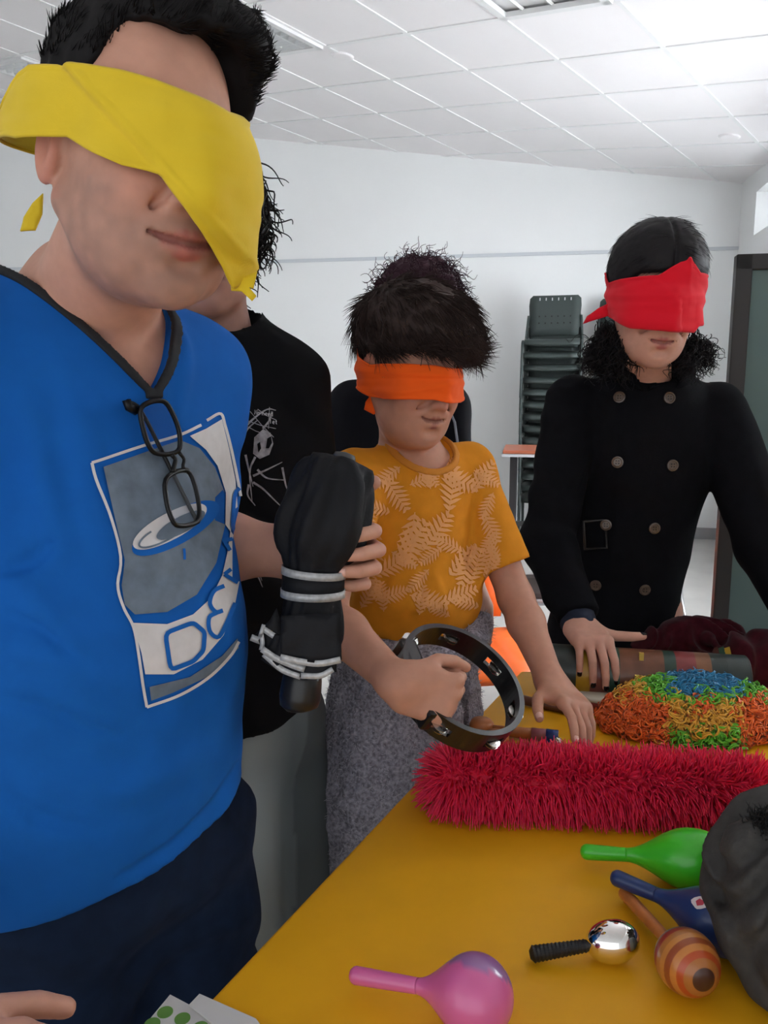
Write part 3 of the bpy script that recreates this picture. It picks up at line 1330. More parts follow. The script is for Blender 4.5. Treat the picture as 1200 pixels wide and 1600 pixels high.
# ---- red spiky toy
ra, rb = TP(712, 1218, 0.045), TP(1172, 1236, 0.045)
rt = thing('spiky_toy', 'long red rubber toy covered in soft spikes lying across the table', 'toy', ((ra + rb) / 2) * [1, 1, 0] + [0, 0, TZ])
M_red = mat('red_rubber', (1.0, 0.032, 0.11), 0.5, sss=0.5, spec=0.25)
mid = (ra + rb) / 2 + np.array([0, 0.004, 0])
rax = curve_pts([ra, mid, rb], 20)
core = seg_chain(rax, [0.029] * 20)
V, F = sdf_mesh(core, rax.min(0) - 0.05, rax.max(0) + 0.05, 0.004)
mobj('body', V, F, M_red, rt)
Ps, Ns = sample_mesh(V, F, 7000)
k = Ps[:, 2] > TZ + 0.018
Ps, Ns = Ps[k], Ns[k]
dirs = unit(Ns + RNG.normal(size=Ns.shape) * 0.18)
ln = RNG.uniform(0.026, 0.040, len(Ps))
tipz = Ps[:, 2] + dirs[:, 2] * ln
bend = np.zeros_like(dirs)
bend[:, 2] = -0.12 - 0.25 * RNG.random(len(Ps))
bend[:, 2] = np.maximum(bend[:, 2], (TZ + 0.003 - tipz) / ln)
bend[:, 2] += np.where(tipz < TZ + 0.003, 0.02, 0)
SV, SF = strands(Ps, dirs, ln, 0.0019, 3, bend, curl=None, sides=3, tip=0.35)
SV[:, 2] = np.maximum(SV[:, 2], TZ + 0.0012)
mobj('spikes', SV, SF, M_red, rt, kind='stuff')

# ---- painted tube drum under the girl's hand
da, db = TP(852, 1047, 0.053), TP(1163, 1068, 0.053)
dt = thing('tube_drum', 'wooden tube drum painted with green, yellow and red bands under the girl\'s hand', 'drum', ((da + db) / 2) * [1, 1, 0] + [0, 0, TZ])
dax = unit(db - da)
dL = float(np.linalg.norm(db - da))
M_dp = mat('painted_drum', (0.2, 0.1, 0.05), 0.4, attr='Col', noise=(40, 0.18), coat=0.15)
px_bands = [(845, (0.012, 0.022, 0.018)), (900, (0.42, 0.24, 0.012)), (922, (0.20, 0.045, 0.03)), (950, (0.02, 0.07, 0.045)), (968, (0.17, 0.062, 0.03)), (1036, (0.018, 0.055, 0.04)), (1054, (0.22, 0.03, 0.028)),
            (1084, (0.22, 0.085, 0.03)), (1107, (0.015, 0.028, 0.024)), (1131, (0.022, 0.035, 0.032))]
mb = MB()
cols = []
R_d = 0.052
n = 40
a1 = unit(WZ - dax * (WZ @ dax))
b1 = np.cross(dax, a1)
th = np.arange(n) * 2 * math.pi / n
for i, (bx, c) in enumerate(px_bands):
    t0 = np.clip((bx - 852) / (1163 - 852), 0, 1) * dL
    t1 = np.clip(((px_bands[i + 1][0] if i + 1 < len(px_bands) else 1163) - 852) / (1163 - 852), 0, 1) * dL
    rr = []
    for t in np.linspace(t0, t1, 3):
        rr.append(da + dax * t + R_d * (np.cos(th)[:, None] * a1 + np.sin(th)[:, None] * b1))
        cols += [c] * n
    F = [(r * n + j, r * n + (j + 1) % n, (r + 1) * n + (j + 1) % n, (r + 1) * n + j) for r in range(2) for j in range(n)]
    mb.add(np.concatenate(rr), F)
mobj('barrel', np.concatenate(mb.v), mb.f, M_dp, dt, col=np.array(cols))
for p_, s_ in ((da, -1), (db, 1)):
    MB().lathe([(0, R_d - 0.001), (0.004, R_d - 0.001), (0.006, R_d - 0.004), (0.006, 0.001)], p_ - dax * s_ * 0.002, dax * s_, 40).build('end_disc', mat('dark_drum_end', (0.02, 0.018, 0.016), 0.6), dt, smooth=False)
for (bx, by) in ((1002, 1029), (995, 1064)):
    _, X = hit(cap(da, db, R_d), [bx], [by], 1.2, 1.9, 200)
    MB().box(X[0], (0.004, 0.004, 0.011), np.stack([dax, np.cross(dax, WZ), WZ], 1)).build('yellow_mark', mat('yellow_paint', (0.6, 0.4, 0.08), 0.5), dt)

# small drum with a white skin
sd = TP(938, 1108, 0.0)
st = thing('small_drum', 'little red hand drum with a round white skin next to the wig', 'drum', sd)
MB().lathe([(0.0, 0.036), (0.004, 0.039), (0.02, 0.040), (0.028, 0.039)], sd, WZ, 40).build('shell', mat('red_drum_paint', (0.30, 0.035, 0.03), 0.4), st, smooth=True)
MB().lathe([(0.026, 0.0405), (0.031, 0.041), (0.034, 0.038), (0.035, 0.001)], sd, WZ, 40).build('skin', mat('drum_skin', (0.62, 0.58, 0.48), 0.6), st, smooth=True)

# drumstick and jingle stick
q0, q1 = TP(797, 1089, 0.011), TP(905, 1113, 0.009)
o = MB().tube([q0, q0 + (q1 - q0) * 0.03, q1], [0.007, 0.0095, 0.0075], 12).build('drumstick', mat('dark_stick_wood', (0.14, 0.05, 0.025), 0.45, noise=(30, 0.2)), smooth=True, origin=q0)
tag(o, 'brown wooden stick lying on the table beside the boy\'s wrist', 'stick')
q0, q1 = TP(770, 1140, 0.012), TP(872, 1152, 0.012)
jt = thing('jingle_stick', 'wooden jingle stick with pink and blue end behind the red spiky toy', 'instrument', (q0[0], q0[1], TZ))
dv = unit(q1 - q0)
Lq = float(np.linalg.norm(q1 - q0))
MB().tube([q0, q0 + dv * Lq * 0.6], [0.008, 0.0105], 12).build('handle', M_wood, jt, smooth=True)
MB().tube([q0 + dv * Lq * 0.6, q0 + dv * Lq * 0.82], 0.0113, 12).build('pink_sleeve', mat('dusty_pink', (0.42, 0.14, 0.16), 0.4), jt, smooth=True)
MB().tube([q0 + dv * Lq * 0.82, q0 + dv * Lq], 0.012, 12).build('blue_cap', mat('blue_cap_plastic', (0.03, 0.07, 0.28), 0.35), jt, smooth=True)
bq = q0 + dv * (Lq - 0.004) - np.array([0, 0.016, 0.002])
MB().lathe([(0.009 * math.sin(a), max(0.009 * math.cos(a), 0.0003)) for a in np.linspace(-1.57, 1.57, 12)], bq, WZ, 20).build('bell', mat('bell_metal', (0.7, 0.68, 0.6), 0.2, metal=1.0), jt, smooth=True)
for nm, (qx, qy), lab in (('castanet', (752, 1140), 'round wooden castanet half hidden by the tambourine'), ('castanet', (775, 1160), 'smaller wooden castanet between tambourine and red spiky toy')):
    q = TP(qx, qy, 0.0)
    o = MB().lathe([(0, 0.018), (0.004, 0.022), (0.012, 0.022), (0.018, 0.017), (0.020, 0.001)], q, WZ, 28).build(nm, M_wood, smooth=True, origin=q)
    tag(o, lab, 'castanet', 'wooden castanets')

# ---- rainbow wig
wc = TP(1084, 1136, 0.0)
wt = thing('clown_wig', 'curly rainbow clown wig in orange, yellow, green and blue', 'wig', wc)
WIG = [('yellow', (0.95, 0.50, 0.05)), ('orange', (1.0, 0.17, 0.015)), ('green', (0.16, 0.60, 0.03)), ('blue', (0.02, 0.26, 0.50))]
wig_r, wig_f, wig_h = 0.155, 0.078, 0.075
base_w = lambda p: np.maximum(ell(wc + np.array([0, 0, 0.0]), (wig_r, wig_f, wig_h))(p), (TZ + 0.001) - p[:, 2])
V, F = sdf_mesh(base_w, wc - 0.2, wc + 0.2, 0.006)
mobj('cap', V, F, mat('wig_cap', (0.30, 0.12, 0.015), 0.9), wt)
Ps, Ns = sample_mesh(V, F, 1500, keep=lambda X: (X[:, 2] > TZ + 0.006) * 1.0)
pr_ = proj(Ps)
which = np.zeros(len(Ps), int)
jx = pr_[:, 0] + RNG.normal(size=len(Ps)) * 7
jy = pr_[:, 1] + RNG.normal(size=len(Ps)) * 5
which[(jx < 1042) & (jy > 1095)] = 1
which[(jx > 1150) & (jy > 1098)] = 1
which[(jx > 1075) & (jx < 1110) & (np.abs(jy - 1108) < 9)] = 1
which[(jx > 1050) & (jx < 1145) & (jy > 1142)] = 2
which[(jy < 1102) & (jx > 1012)] = 2
which[(jy < 1092) & (jx > 1045) & (jx < 1160)] = 3
which[(jx < 1012) & (jy < 1098)] = 0
for w_, (nm, c) in enumerate(WIG):
    m_ = which == w_
    if not m_.any():
        continue
    cnt = int(m_.sum())
    cv = []
    Pm, Nm = Ps[m_], Ns[m_]
    # every lock is three fine fibres running round the same coil
    ax_d = unit(Nm * 0.35 + RNG.normal(size=Nm.shape) * 0.8 + np.array([0, 0, 0.2]))
    parts = []
    rad = RNG.uniform(0.006, 0.011, cnt)
    for fb in range(3):
        st_rng = np.random.default_rng(100 + w_)
        parts.append(strands(Pm + Nm * 0.008 - ax_d * 0.006 + ax_d * (fb - 1) * 0.0016, ax_d, RNG.uniform(0.014, 0.024, cnt), 0.0016, 18, None,
                             curl=rad * (1 + 0.08 * (fb - 1)), turns=1.9, rng=st_rng, tip=0.7))
    SV, SF = merge(parts)
    SV[:, 2] = np.maximum(SV[:, 2], TZ + 0.0015)
    mobj(nm + '_curls', SV, SF, mat('wig_' + nm, c, 0.35, sss=0.0, sheen=0.2), wt, kind='stuff')

# ---- dark red velvet cloth behind the drum
vc = TP(1150, 1050, 0.03) + np.array([0.01, 0.09, 0])
vsd = uni(0.05, ell(vc + [0.05, -0.075, 0.0], (0.12, 0.06, 0.075)), ell(vc + [-0.05, 0.03, 0.005], (0.13, 0.05, 0.07)), ell(vc + [0.16, -0.07, -0.01], (0.1, 0.08, 0.06)))
dr_clear = cap(da, db, R_d + 0.004)
vf = lambda p: np.maximum(np.maximum(vsd(p) - 0.008 * np.sin(p[:, 0] * 60 + 9 * vnoise(p, 14, 3)) - 0.006 * vnoise(p, 30, 5), TZ + 0.001 - p[:, 2]), -dr_clear(p))
vt = thing('velvet_cloth', 'dark red velvet cloth with a yellow and green ribbon behind the tube drum', 'cloth', vc * [1, 1, 0] + [0, 0, TZ])
sdf_obj('cloth', vf, vc + [-0.3, -0.25, -0.1], vc + [0.35, 0.2, 0.15], 0.005, mat('dark_velvet', (0.050, 0.005, 0.010), 0.9, noise=(60, 0.3), spec=0.1, sheen=0.08), vt)
for k, (xx, c) in enumerate(((1118, (0.10, 0.03, 0.02)), (1128, (0.03, 0.09, 0.05)), (1137, (0.5, 0.3, 0.02)))):
    pl = [(xx - 5, 1014), (xx + 4, 1011), (xx + 8, 1030), (xx - 1, 1033)]
    decal('ribbon_stripe', [tri_fill(pl, 5)], vf, 1.2, 2.0, 0.002, mat('ribbon_%d' % k, c, 0.7), vt, 150)

# ---- grey cloth bag at the right edge
gc = TP(1185, 1480, 0.05) + np.array([0.02, 0.0, 0])
gsd = uni(0.05, ell(gc + [0.012, 0.035, 0.03], (0.062, 0.07, 0.075)), ell(gc + [0.035, 0.085, 0.065], (0.058, 0.055, 0.05)), ell(gc + [0.06, -0.03, 0.0], (0.10, 0.075, 0.06)))
gf0 = lambda p: np.maximum(gsd(p) - 0.007 * np.sin((p[:, 2] * 0.8 - p[:, 0] + 0.4 * p[:, 1]) * 70 + 7 * vnoise(p, 14, 4)) - 0.006 * vnoise(p, 28, 8), TZ + 0.001 - p[:, 2])
gt = thing('cloth_bag', 'crumpled dark grey cloth bag at the right edge of the table', 'bag', gc * [1, 1, 0] + [0, 0, TZ])
gf = with_folds(gf0, [([(1130, 1270), (1150, 1330), (1140, 1400)], 0.006, 0.008), ([(1180, 1290), (1165, 1380), (1190, 1470)], 0.007, 0.010), ([(1120, 1340), (1135, 1430), (1180, 1510)], -0.006, 0.007)], 0.5, 1.3)
sdf_obj('cloth', gf, gc + [-0.15, -0.15, -0.08], gc + [0.22, 0.2, 0.2], 0.004, mat('grey_canvas', (0.040, 0.038, 0.036), 0.85, noise=(90, 0.2), bump=(500, 0.4, 0.001)), gt)
zt, Xt = hit(gf, [1190], [1285], 0.5, 1.3, 200)
if np.isnan(zt[0]):
    Xt = [P(1192, 1275, 0.9)]
ndir = unit(RNG.normal(size=(260, 3)) + np.array([0, -0.3, 0.8]))
SV, SF = strands(Xt[0] + RNG.normal(size=(260, 3)) * 0.006, ndir, RNG.uniform(0.006, 0.013, 260), 0.0009, 3)
mobj('black_pompom', SV, SF, mat('black_wool', (0.004, 0.004, 0.004), 0.9), gt, kind='stuff')

# ---- dotted cards at the near left edge
cq = [TP(228, 1604), TP(266, 1558), TP(420, 1640), TP(380, 1690)]
M_card = mat('white_card', (0.62, 0.60, 0.58), 0.7)
ct = thing('dotted_card', 'white card with round green dots at the table\'s near left corner', 'card', TP(330, 1630))
MB().prism([q + WZ * 0.001 for q in cq], WZ * 0.002).build('card', M_card, ct)
M_dot = mat('green_dot', (0.12, 0.27, 0.05), 0.7)
for (x, y) in ((258, 1582), (285, 1592), (313, 1606), (340, 1622), (238, 1600), (266, 1613), (294, 1627)):
    c_ = TP(x, y, 0.003)
    MB().lathe([(0, 0.0075), (0.0006, 0.0075)], c_, WZ, 24).build('green_dot', M_dot, ct)
cq = [TP(296, 1578), TP(312, 1561), TP(400, 1600), TP(430, 1640), TP(400, 1660)]
o = MB().prism([q + WZ * 0.004 for q in cq], WZ * 0.002).build('paper_sheet', M_card, origin=cq[0])
tag(o, 'plain white sheet lying over the dotted card', 'paper')

# ================================================================== people: shared sculpting tools
def skin_mat(name):
    return mat(name, (0.5, 0.3, 0.22), 0.55, attr='Col', sss=0.15, spec=0.3, bump=(900, 0.08, 0.0004), noise=(70, 0.05))


def head_parts(jaw=1.0, chin_z=-0.104, nose=1.0, smile=0.0, lip=1.0, mouth_z=-0.066, mw=0.026, full=1.0, ears=True):
    """head in its own frame: x to the person's left, -y out of the face, z up (metres, adult size)"""
    cran = ell((0, 0.017, 0.045), (0.0765, 0.096, 0.088))
    face = ell((0, -0.03, -0.03), (0.0635 * full, 0.07, 0.085))
    jw = ell((0, -0.033, -0.075), (0.055 * jaw, 0.058, 0.043))
    jl = uni(0.02, cap((-0.058 * jaw, 0.002, -0.045), (-0.030 * jaw, -0.055, chin_z + 0.012), 0.014, 0.014),
             cap((0.058 * jaw, 0.002, -0.045), (0.030 * jaw, -0.055, chin_z + 0.012), 0.014, 0.014))
    ch = ell((0, -0.076, chin_z), (0.022, 0.017, 0.018))
    chk = uni(0.01, ell((-0.036, -0.06, -0.028), (0.024, 0.026, 0.024)), ell((0.036, -0.06, -0.028), (0.024, 0.026, 0.024)))
    base = uni(0.035, cran, face, jw)
    base = uni(0.02, base, jl, ch, chk)
    ns = uni(0.008, cap((0, -0.092, 0.018), (0, -0.110, -0.022), 0.008 * nose, 0.0105 * nose), ell((0, -0.112, -0.031), (0.0115 * nose, 0.012 * nose, 0.010 * nose)),
             ell((-0.0135 * nose, -0.1005, -0.034), (0.0075 * nose, 0.010, 0.0075)), ell((0.0135 * nose, -0.1005, -0.034), (0.0075 * nose, 0.010, 0.0075)))
    nostr = uni(0.0, ell((-0.007 * nose, -0.109, -0.0425), (0.0035, 0.005, 0.003)), ell((0.007 * nose, -0.109, -0.0425), (0.0035, 0.005, 0.003)))
    mz = mouth_z
    up = [(-mw, -0.080, mz + smile), (-mw * 0.55, -0.0915, mz + 0.0035 + smile * 0.3), (-0.004, -0.0975, mz + 0.0058), (0.0, -0.0972, mz + 0.005),
          (0.004, -0.0975, mz + 0.0058), (mw * 0.55, -0.0915, mz + 0.0035 + smile * 0.3), (mw, -0.080, mz + smile)]
    lo = [(-mw, -0.080, mz + smile), (-mw * 0.5, -0.0915, mz - 0.0065 + smile * 0.3), (0, -0.0955, mz - 0.0085), (mw * 0.5, -0.0915, mz - 0.0065 + smile * 0.3), (mw, -0.080, mz + smile)]
    ulip = seg_chain(up, [0.002, 0.0042 * lip, 0.0046 * lip, 0.0042 * lip, 0.0046 * lip, 0.0042 * lip, 0.002])
    llip = seg_chain(lo, [0.002, 0.0048 * lip, 0.0058 * lip, 0.0048 * lip, 0.002])
    line = seg_chain([(-mw - 0.003, -0.083, mz + smile * 1.15), (-mw * 0.55, -0.097, mz - 0.001 + smile * 0.3), (0, -0.1025, mz - 0.0012), (mw * 0.55, -0.097, mz - 0.001 + smile * 0.3), (mw + 0.003, -0.083, mz + smile * 1.15)],
                     [0.0016, 0.0026, 0.0028, 0.0026, 0.0016])
    lab = uni(0.0, seg_chain([(-0.020, -0.098, -0.030), (-0.036, -0.079, mz + 0.012)], [0.0022, 0.0032]), seg_chain([(0.020, -0.098, -0.030), (0.036, -0.079, mz + 0.012)], [0.0022, 0.0032]))
    under = ell((0, -0.097, mz - 0.020), (0.013, 0.006, 0.005))
    sock = uni(0.0, ell((-0.031, -0.090, 0.014), (0.016, 0.010, 0.012)), ell((0.031, -0.090, 0.014), (0.016, 0.010, 0.012)))
    lids = uni(0.0, ell((-0.031, -0.079, 0.012), (0.0125, 0.010, 0.010)), ell((0.031, -0.079, 0.012), (0.0125, 0.010, 0.010)))

    def tilt(s):
        a = math.radians(14)
        return np.array([[1, 0, 0], [0, math.cos(a), -math.sin(a)], [0, math.sin(a), math.cos(a)]])
    er = []
    for s in (-1, 1):
        e0 = ell((s * 0.077, 0.016, -0.004), (0.0085, 0.0185, 0.031), tilt(s))
        hole = ell((s * 0.0865, 0.010, -0.002), (0.0075, 0.009, 0.017), tilt(s))
        er.append((lambda e0, hole: (lambda p: smax(e0(p), -hole(p), 0.006)))(e0, hole))

    def hull(p):
        return base(p)

    def f(p):
        d = base(p)
        d = smax(d, -sock(p), 0.012)
        d = sm(d, lids(p), 0.006)
        d = sm(d, ns(p), 0.010)
        d = smax(d, -nostr(p), 0.003)
        d = smax(d, -lab(p), 0.010)
        d = sm(d, ulip(p), 0.005)
        d = sm(d, llip(p), 0.005)
        d = smax(d, -line(p), 0.003)
        d = smax(d, -under(p), 0.010)
        if ears:
            for e in er:
                d = sm(d, e(p), 0.010)
        return d
    return dict(full=f, hull=hull, nose=ns, ulip=ulip, llip=llip, line=line, cran=cran)


def scaled(fn, s):
    return lambda p: fn(p / s) * s


FL = {'index': (0.042, 0.025, 0.020), 'middle': (0.046, 0.029, 0.021), 'ring': (0.042, 0.027, 0.021), 'pinky': (0.033, 0.020, 0.018)}
FX = {'index': 0.031, 'middle': 0.0105, 'ring': -0.0105, 'pinky': -0.031}


def hand(wrist, Xt, Yf, s=1.0, curls=None, spread=None, thumb=((0.75, 0.62, -0.25), (0.45, 0.85, -0.3), (0.25, 0.93, -0.3)), dorsal=None, thick=1.0, prox_r=1.0):
    """Xt: towards the thumb, Yf: along the fingers, dorsal: out of the back of the hand"""
    Yf = unit(Yf)
    Xt = unit(np.asarray(Xt) - Yf * (np.asarray(Xt) @ Yf))
    Z = np.cross(Xt, Yf)
    if dorsal is not None and Z @ np.asarray(dorsal) < 0:
        Z = -Z
    A = np.stack([Xt, Yf, Z], 1)
    w = np.asarray(wrist, float)

    def L(x, y, z):
        return w + A @ (np.array([x, y, z]) * s)
    palm = uni(0.02 * s, rbox(L(0, 0.048, 0), np.array([0.040, 0.046, 0.0135]) * s, 0.0125 * s, A), cap(L(0.012, 0.012, -0.006), L(0.026, 0.045, -0.009), 0.016 * s, 0.015 * s),
               cap(L(-0.026, 0.015, -0.004), L(-0.028, 0.06, -0.004), 0.013 * s, 0.012 * s), cap(L(0, -0.01, 0), L(0, 0.02, 0), 0.025 * s, 0.024 * s))
    fingers = []
    tips = {}
    for nm in FL:
        c = (curls or {}).get(nm, (20, 20, 12))
        sp = math.radians((spread or {}).get(nm, {'index': 5, 'middle': 1, 'ring': -3, 'pinky': -8}[nm]))
        yb = {'index': 0.088, 'middle': 0.091, 'ring': 0.087, 'pinky': 0.078}[nm]
        q = np.array([FX[nm], yb, 0.0])
        pts = [q]
        ang = 0
        for k in range(3):
            ang += math.radians(c[k])
            d = np.array([math.sin(sp) * math.cos(ang), math.cos(sp) * math.cos(ang), -math.sin(ang)])
            q = q + d * FL[nm][k]
            pts.append(q)
        r = np.array([0.0098, 0.0090, 0.0083, 0.0070]) * (0.88 if nm == 'pinky' else 1) * s * thick
        W_ = [L(*t) for t in pts]
        fingers.append(seg_chain(W_, r, 0.0))
        n_ = A @ np.array([math.sin(sp) * math.sin(ang), math.cos(sp) * math.sin(ang), math.cos(ang)])
        tips[nm] = (W_[3], unit(W_[3] - W_[2]), n_, r[3])
    q = np.array([0.026, 0.026, -0.006])
    pts = [q]
    for k, ln in enumerate((0.042, 0.033, 0.024)):
        q = q + unit(np.array(thumb[k])) * ln
        pts.append(q)
    W_ = [L(*t) for t in pts]
    fingers.append(seg_chain(W_, np.array([0.0145, 0.0115, 0.0105, 0.0085]) * s * thick, 0.0))
    dd = unit(W_[3] - W_[2])
    tn = A @ np.array([0.5, 0.0, 0.8])
    tips['thumb'] = (W_[3], dd, unit(tn - dd * (tn @ dd)), 0.0085 * s)

    def f(p):
        d = fingers[0](p)
        for g in fingers[1:]:
            d = sm(d, g(p), 0.003 * s)
        return sm(palm(p), d, 0.012 * s)
    return f, tips, A


def nails(tips, m, parent, names=('index', 'middle', 'ring', 'pinky', 'thumb'), size=1.0):
    for nm in names:
        p, d, n, r = tips[nm]
        x = np.cross(d, n)
        A = np.stack([x, d, n], 1)
        V = []
        rows, colsn = 6, 7
        for i in range(rows):
            for j in range(colsn):
                u = (j / (colsn - 1) - 0.5) * 2
                v = i / (rows - 1)
                hw = r * 0.78 * (1 - 0.25 * max(0, v - 0.7) / 0.3)
                th = u * 0.95
                V.append(p + A @ np.array([math.sin(th) * r * 0.98 * (hw / (r * 0.78)), (-0.7 + 1.55 * v) * r * size, math.cos(th) * r * 1.06 - 0.25 * r * max(0, v - 0.6)]))
        F = [(i * colsn + j, i * colsn + j + 1, (i + 1) * colsn + j + 1, (i + 1) * colsn + j) for i in range(rows - 1) for j in range(colsn - 1)]
        o = mobj('fingernail', V, F, m, parent)
        md = o.modifiers.new('thick', 'SOLIDIFY')
        md.thickness = 0.0006


def zline_fn(ctrl):
    """ctrl: (angle from the face in degrees, +left; z) -> hairline height"""
    a = np.array([c[0] for c in ctrl], float)
    z = np.array([c[1] for c in ctrl], float)
    return lambda th: np.interp(th, a, z)


def hair_cap(headf, A, O, s, thick, ctrl, noise_amp=0.003, sym=True):
    zl = zline_fn(ctrl)

    def f(p):
        q = ((p - O.astype(np.float32)) @ A.astype(np.float32)) / s
        th = np.degrees(np.arctan2(q[:, 0], -(q[:, 1] - 0.012)))
        if sym:
            th = np.abs(th)
        d = headf(q) - thick(q, th)
        d = smax(d, (zl(th) - q[:, 2]) * 0.8, 0.012)
        d = d - noise_amp * vnoise(p / s, 55, 2) - noise_amp * 0.6 * vnoise(p / s, 120, 6)
        return d * s
    return f


def blindfold(name, A, O, s, hull, up_px, lo_px, hidden, zr, m, parent, off=0.004, wr=0.002, wfreq=60, layer=None, nt=200, nv=36, edge_bulge=0.0, thick=0.0022):
    """cloth band round the head: upper and lower edge follow traced points on the near side, 'hidden' on the far side"""
    hw = lambda p: hull(((p - O.astype(np.float32)) @ A.astype(np.float32)) / s) * s

    def to_loc(px):
        px = np.array(px, float)
        z, X = hit(lambda p: hw(p) - off, px[:, 0], px[:, 1], zr[0], zr[1], 120)
        ok = ~np.isnan(z)
        q = ((X[ok] - O) @ A) / s
        return np.degrees(np.arctan2(q[:, 0], -(q[:, 1] - 0.012))), q[:, 2]
    tu, zu = to_loc(up_px)
    tl_, zl = to_loc(lo_px)
    tu = np.concatenate([tu, [h[0] for h in hidden]])
    zu = np.concatenate([zu, [h[2] for h in hidden]])
    tl_ = np.concatenate([tl_, [h[0] for h in hidden]])
    zl = np.concatenate([zl, [h[1] for h in hidden]])
    th = np.linspace(-180, 180, nt, endpoint=False)
    o_ = np.argsort(tu)
    zhi = np.interp(th, tu[o_], zu[o_], period=360)
    o_ = np.argsort(tl_)
    zlo = np.interp(th, tl_[o_], zl[o_], period=360)
    t = np.linspace(0, 1, nv)
    Z = zlo[:, None] + (zhi - zlo)[:, None] * t[None]
    TH = np.radians(np.broadcast_to(th[:, None], Z.shape))
    dirs = np.stack([np.sin(TH), -np.cos(TH), np.zeros_like(TH)], -1).reshape(-1, 3)
    zz = Z.reshape(-1)
    lo = np.zeros(len(zz))
    hi = np.full(len(zz), 0.22)
    for _ in range(22):
        md = (lo + hi) / 2
        p = dirs * md[:, None] + np.stack([0 * zz, 0 * zz + 0.012, zz], -1)
        ins = hull(p.astype(np.float32)) < 0
        lo = np.where(ins, md, lo)
        hi = np.where(ins, hi, md)
    R_ = hi.reshape(Z.shape)
    # cloth spans hollows
    for _ in range(3):
        R_ = np.maximum(R_, (np.roll(R_, 3, 0) + np.roll(R_, -3, 0)) / 2 * 0.999)
    for _ in range(2):
        R_ = (np.roll(R_, 1, 0) + R_ * 2 + np.roll(R_, -1, 0)) / 4
    p = dirs * R_.reshape(-1)[:, None] + np.stack([0 * zz, 0 * zz + 0.012, zz], -1)
    ct = np.degrees(TH.reshape(-1))
    wv = np.sin(zz * wfreq * 6 + ct * 0.05 + 3.0 * vnoise(p, 22, 3)) * wr + wr * 0.7 * vnoise(p * np.array([1, 1, 2.5]), 45, 9)
    tt = np.broadcast_to(t[None], Z.shape).reshape(-1)
    hem = 0.0012 * (np.exp(-((tt - 0.02) / 0.03) ** 2) + np.exp(-((tt - 0.98) / 0.03) ** 2))
    rr = R_.reshape(-1) + off + wv + hem + edge_bulge * (1 - np.abs(tt * 2 - 1))
    p = dirs * rr[:, None] + np.stack([0 * zz, 0 * zz + 0.012, zz], -1)
    X = O + (p * s) @ A.T
    if layer is not None:
        X2 = layer(X, dirs @ A.T)
        X = X2
    F = []
    for i in range(nt):
        k = (i + 1) % nt
        for j in range(nv - 1):
            F.append((i * nv + j, k * nv + j, k * nv + j + 1, i * nv + j + 1))
    o = mobj(name, X, np.array(F), m, parent)
    md = o.modifiers.new('thick', 'SOLIDIFY')
    md.thickness = thick
    md.offset = 1.0
    return o


def sheet(name, px, z, m, parent, thick=0.002, wr=0.0015, step=8, seed=1):
    """small loose piece of cloth: traced outline with a depth per outline point"""
    V2, F = tri_fill(px, step)
    b = np.array(px, float)
    zz = np.asarray(z, float)
    w = 1 / (((V2[:, None] - b[None]) ** 2).sum(2) + 4)
    zi = (w * zz).sum(1) / w.sum(1)
    X = P(V2[:, 0], V2[:, 1], zi[:, None])
    X = X + CF * (wr * vnoise(X, 90, seed))[:, None]
    o = mobj(name, X, F, m, parent)
    md = o.modifiers.new('thick', 'SOLIDIFY')
    md.thickness = thick
    return o


def skin_col(A, O, s, parts, tone, lip_c, blush=None, stubble=0.0, stub_c=(0.16, 0.12, 0.11)):
    """colours that belong to the skin itself: lips, beard shadow, reddish cheeks, nose and ears; the mouth line gets painted shade"""
    tone = np.array(tone)
    lip_c = np.array(lip_c)

    def f(V):
        q = (((V - O) @ A) / s).astype(np.float32)
        c = np.tile(tone, (len(V), 1))
        red = tone * np.array([1.08, 0.82, 0.80])
        wgt = np.exp(-(((np.abs(q[:, 0]) - 0.038) / 0.02) ** 2 + ((q[:, 1] + 0.07) / 0.03) ** 2 + ((q[:, 2] + 0.03) / 0.02) ** 2)) * 0.6
        wgt = np.maximum(wgt, np.exp(-((q[:, 0] / 0.016) ** 2 + ((q[:, 1] + 0.115) / 0.02) ** 2 + ((q[:, 2] + 0.03) / 0.014) ** 2)) * 0.7)
        wgt = np.maximum(wgt, np.clip((np.abs(q[:, 0]) - 0.072) / 0.006, 0, 1) * (np.abs(q[:, 2]) < 0.045) * 0.7)
        c = c * (1 - wgt[:, None]) + red * wgt[:, None]
        if stubble:
            ax = np.abs(q[:, 0])
            beard = np.clip((-0.048 - q[:, 2] + 0.25 * ax) / 0.02, 0, 1) * np.clip((0.02 - q[:, 1]) / 0.02, 0, 1) * np.clip((q[:, 2] + 0.150) / 0.025, 0, 1)
            side_ = np.clip((ax - 0.048) / 0.012, 0, 1) * np.clip((-0.005 - q[:, 2]) / 0.03, 0, 1) * np.clip((0.012 - q[:, 1]) / 0.02, 0, 1) * np.clip((q[:, 2] + 0.150) / 0.025, 0, 1)
            mous = np.exp(-((ax / 0.026) ** 4)) * np.exp(-((q[:, 2] + 0.052) / 0.009) ** 2) * (q[:, 1] < -0.07)
            w2 = np.clip(np.maximum(np.maximum(beard, side_), mous), 0, 1) * stubble * (0.75 + 0.25 * vnoise(V, 120, 3))
            c = c * (1 - w2[:, None]) + np.array(stub_c) * w2[:, None]
        lp = np.minimum(parts['ulip'](q), parts['llip'](q))
        w3 = np.clip(1 - (lp - 0.0002) / 0.0016, 0, 1)
        c = c * (1 - w3[:, None]) + lip_c * w3[:, None]
        w4 = np.clip(1 - (parts['line'](q) - 0.0004) / 0.0008, 0, 1) * 0.55  # painted shade in the groove between the lips
        c = c * (1 - w4[:, None]) + lip_c * 0.3 * w4[:, None]
        return np.clip(c, 0, 1)
    return f


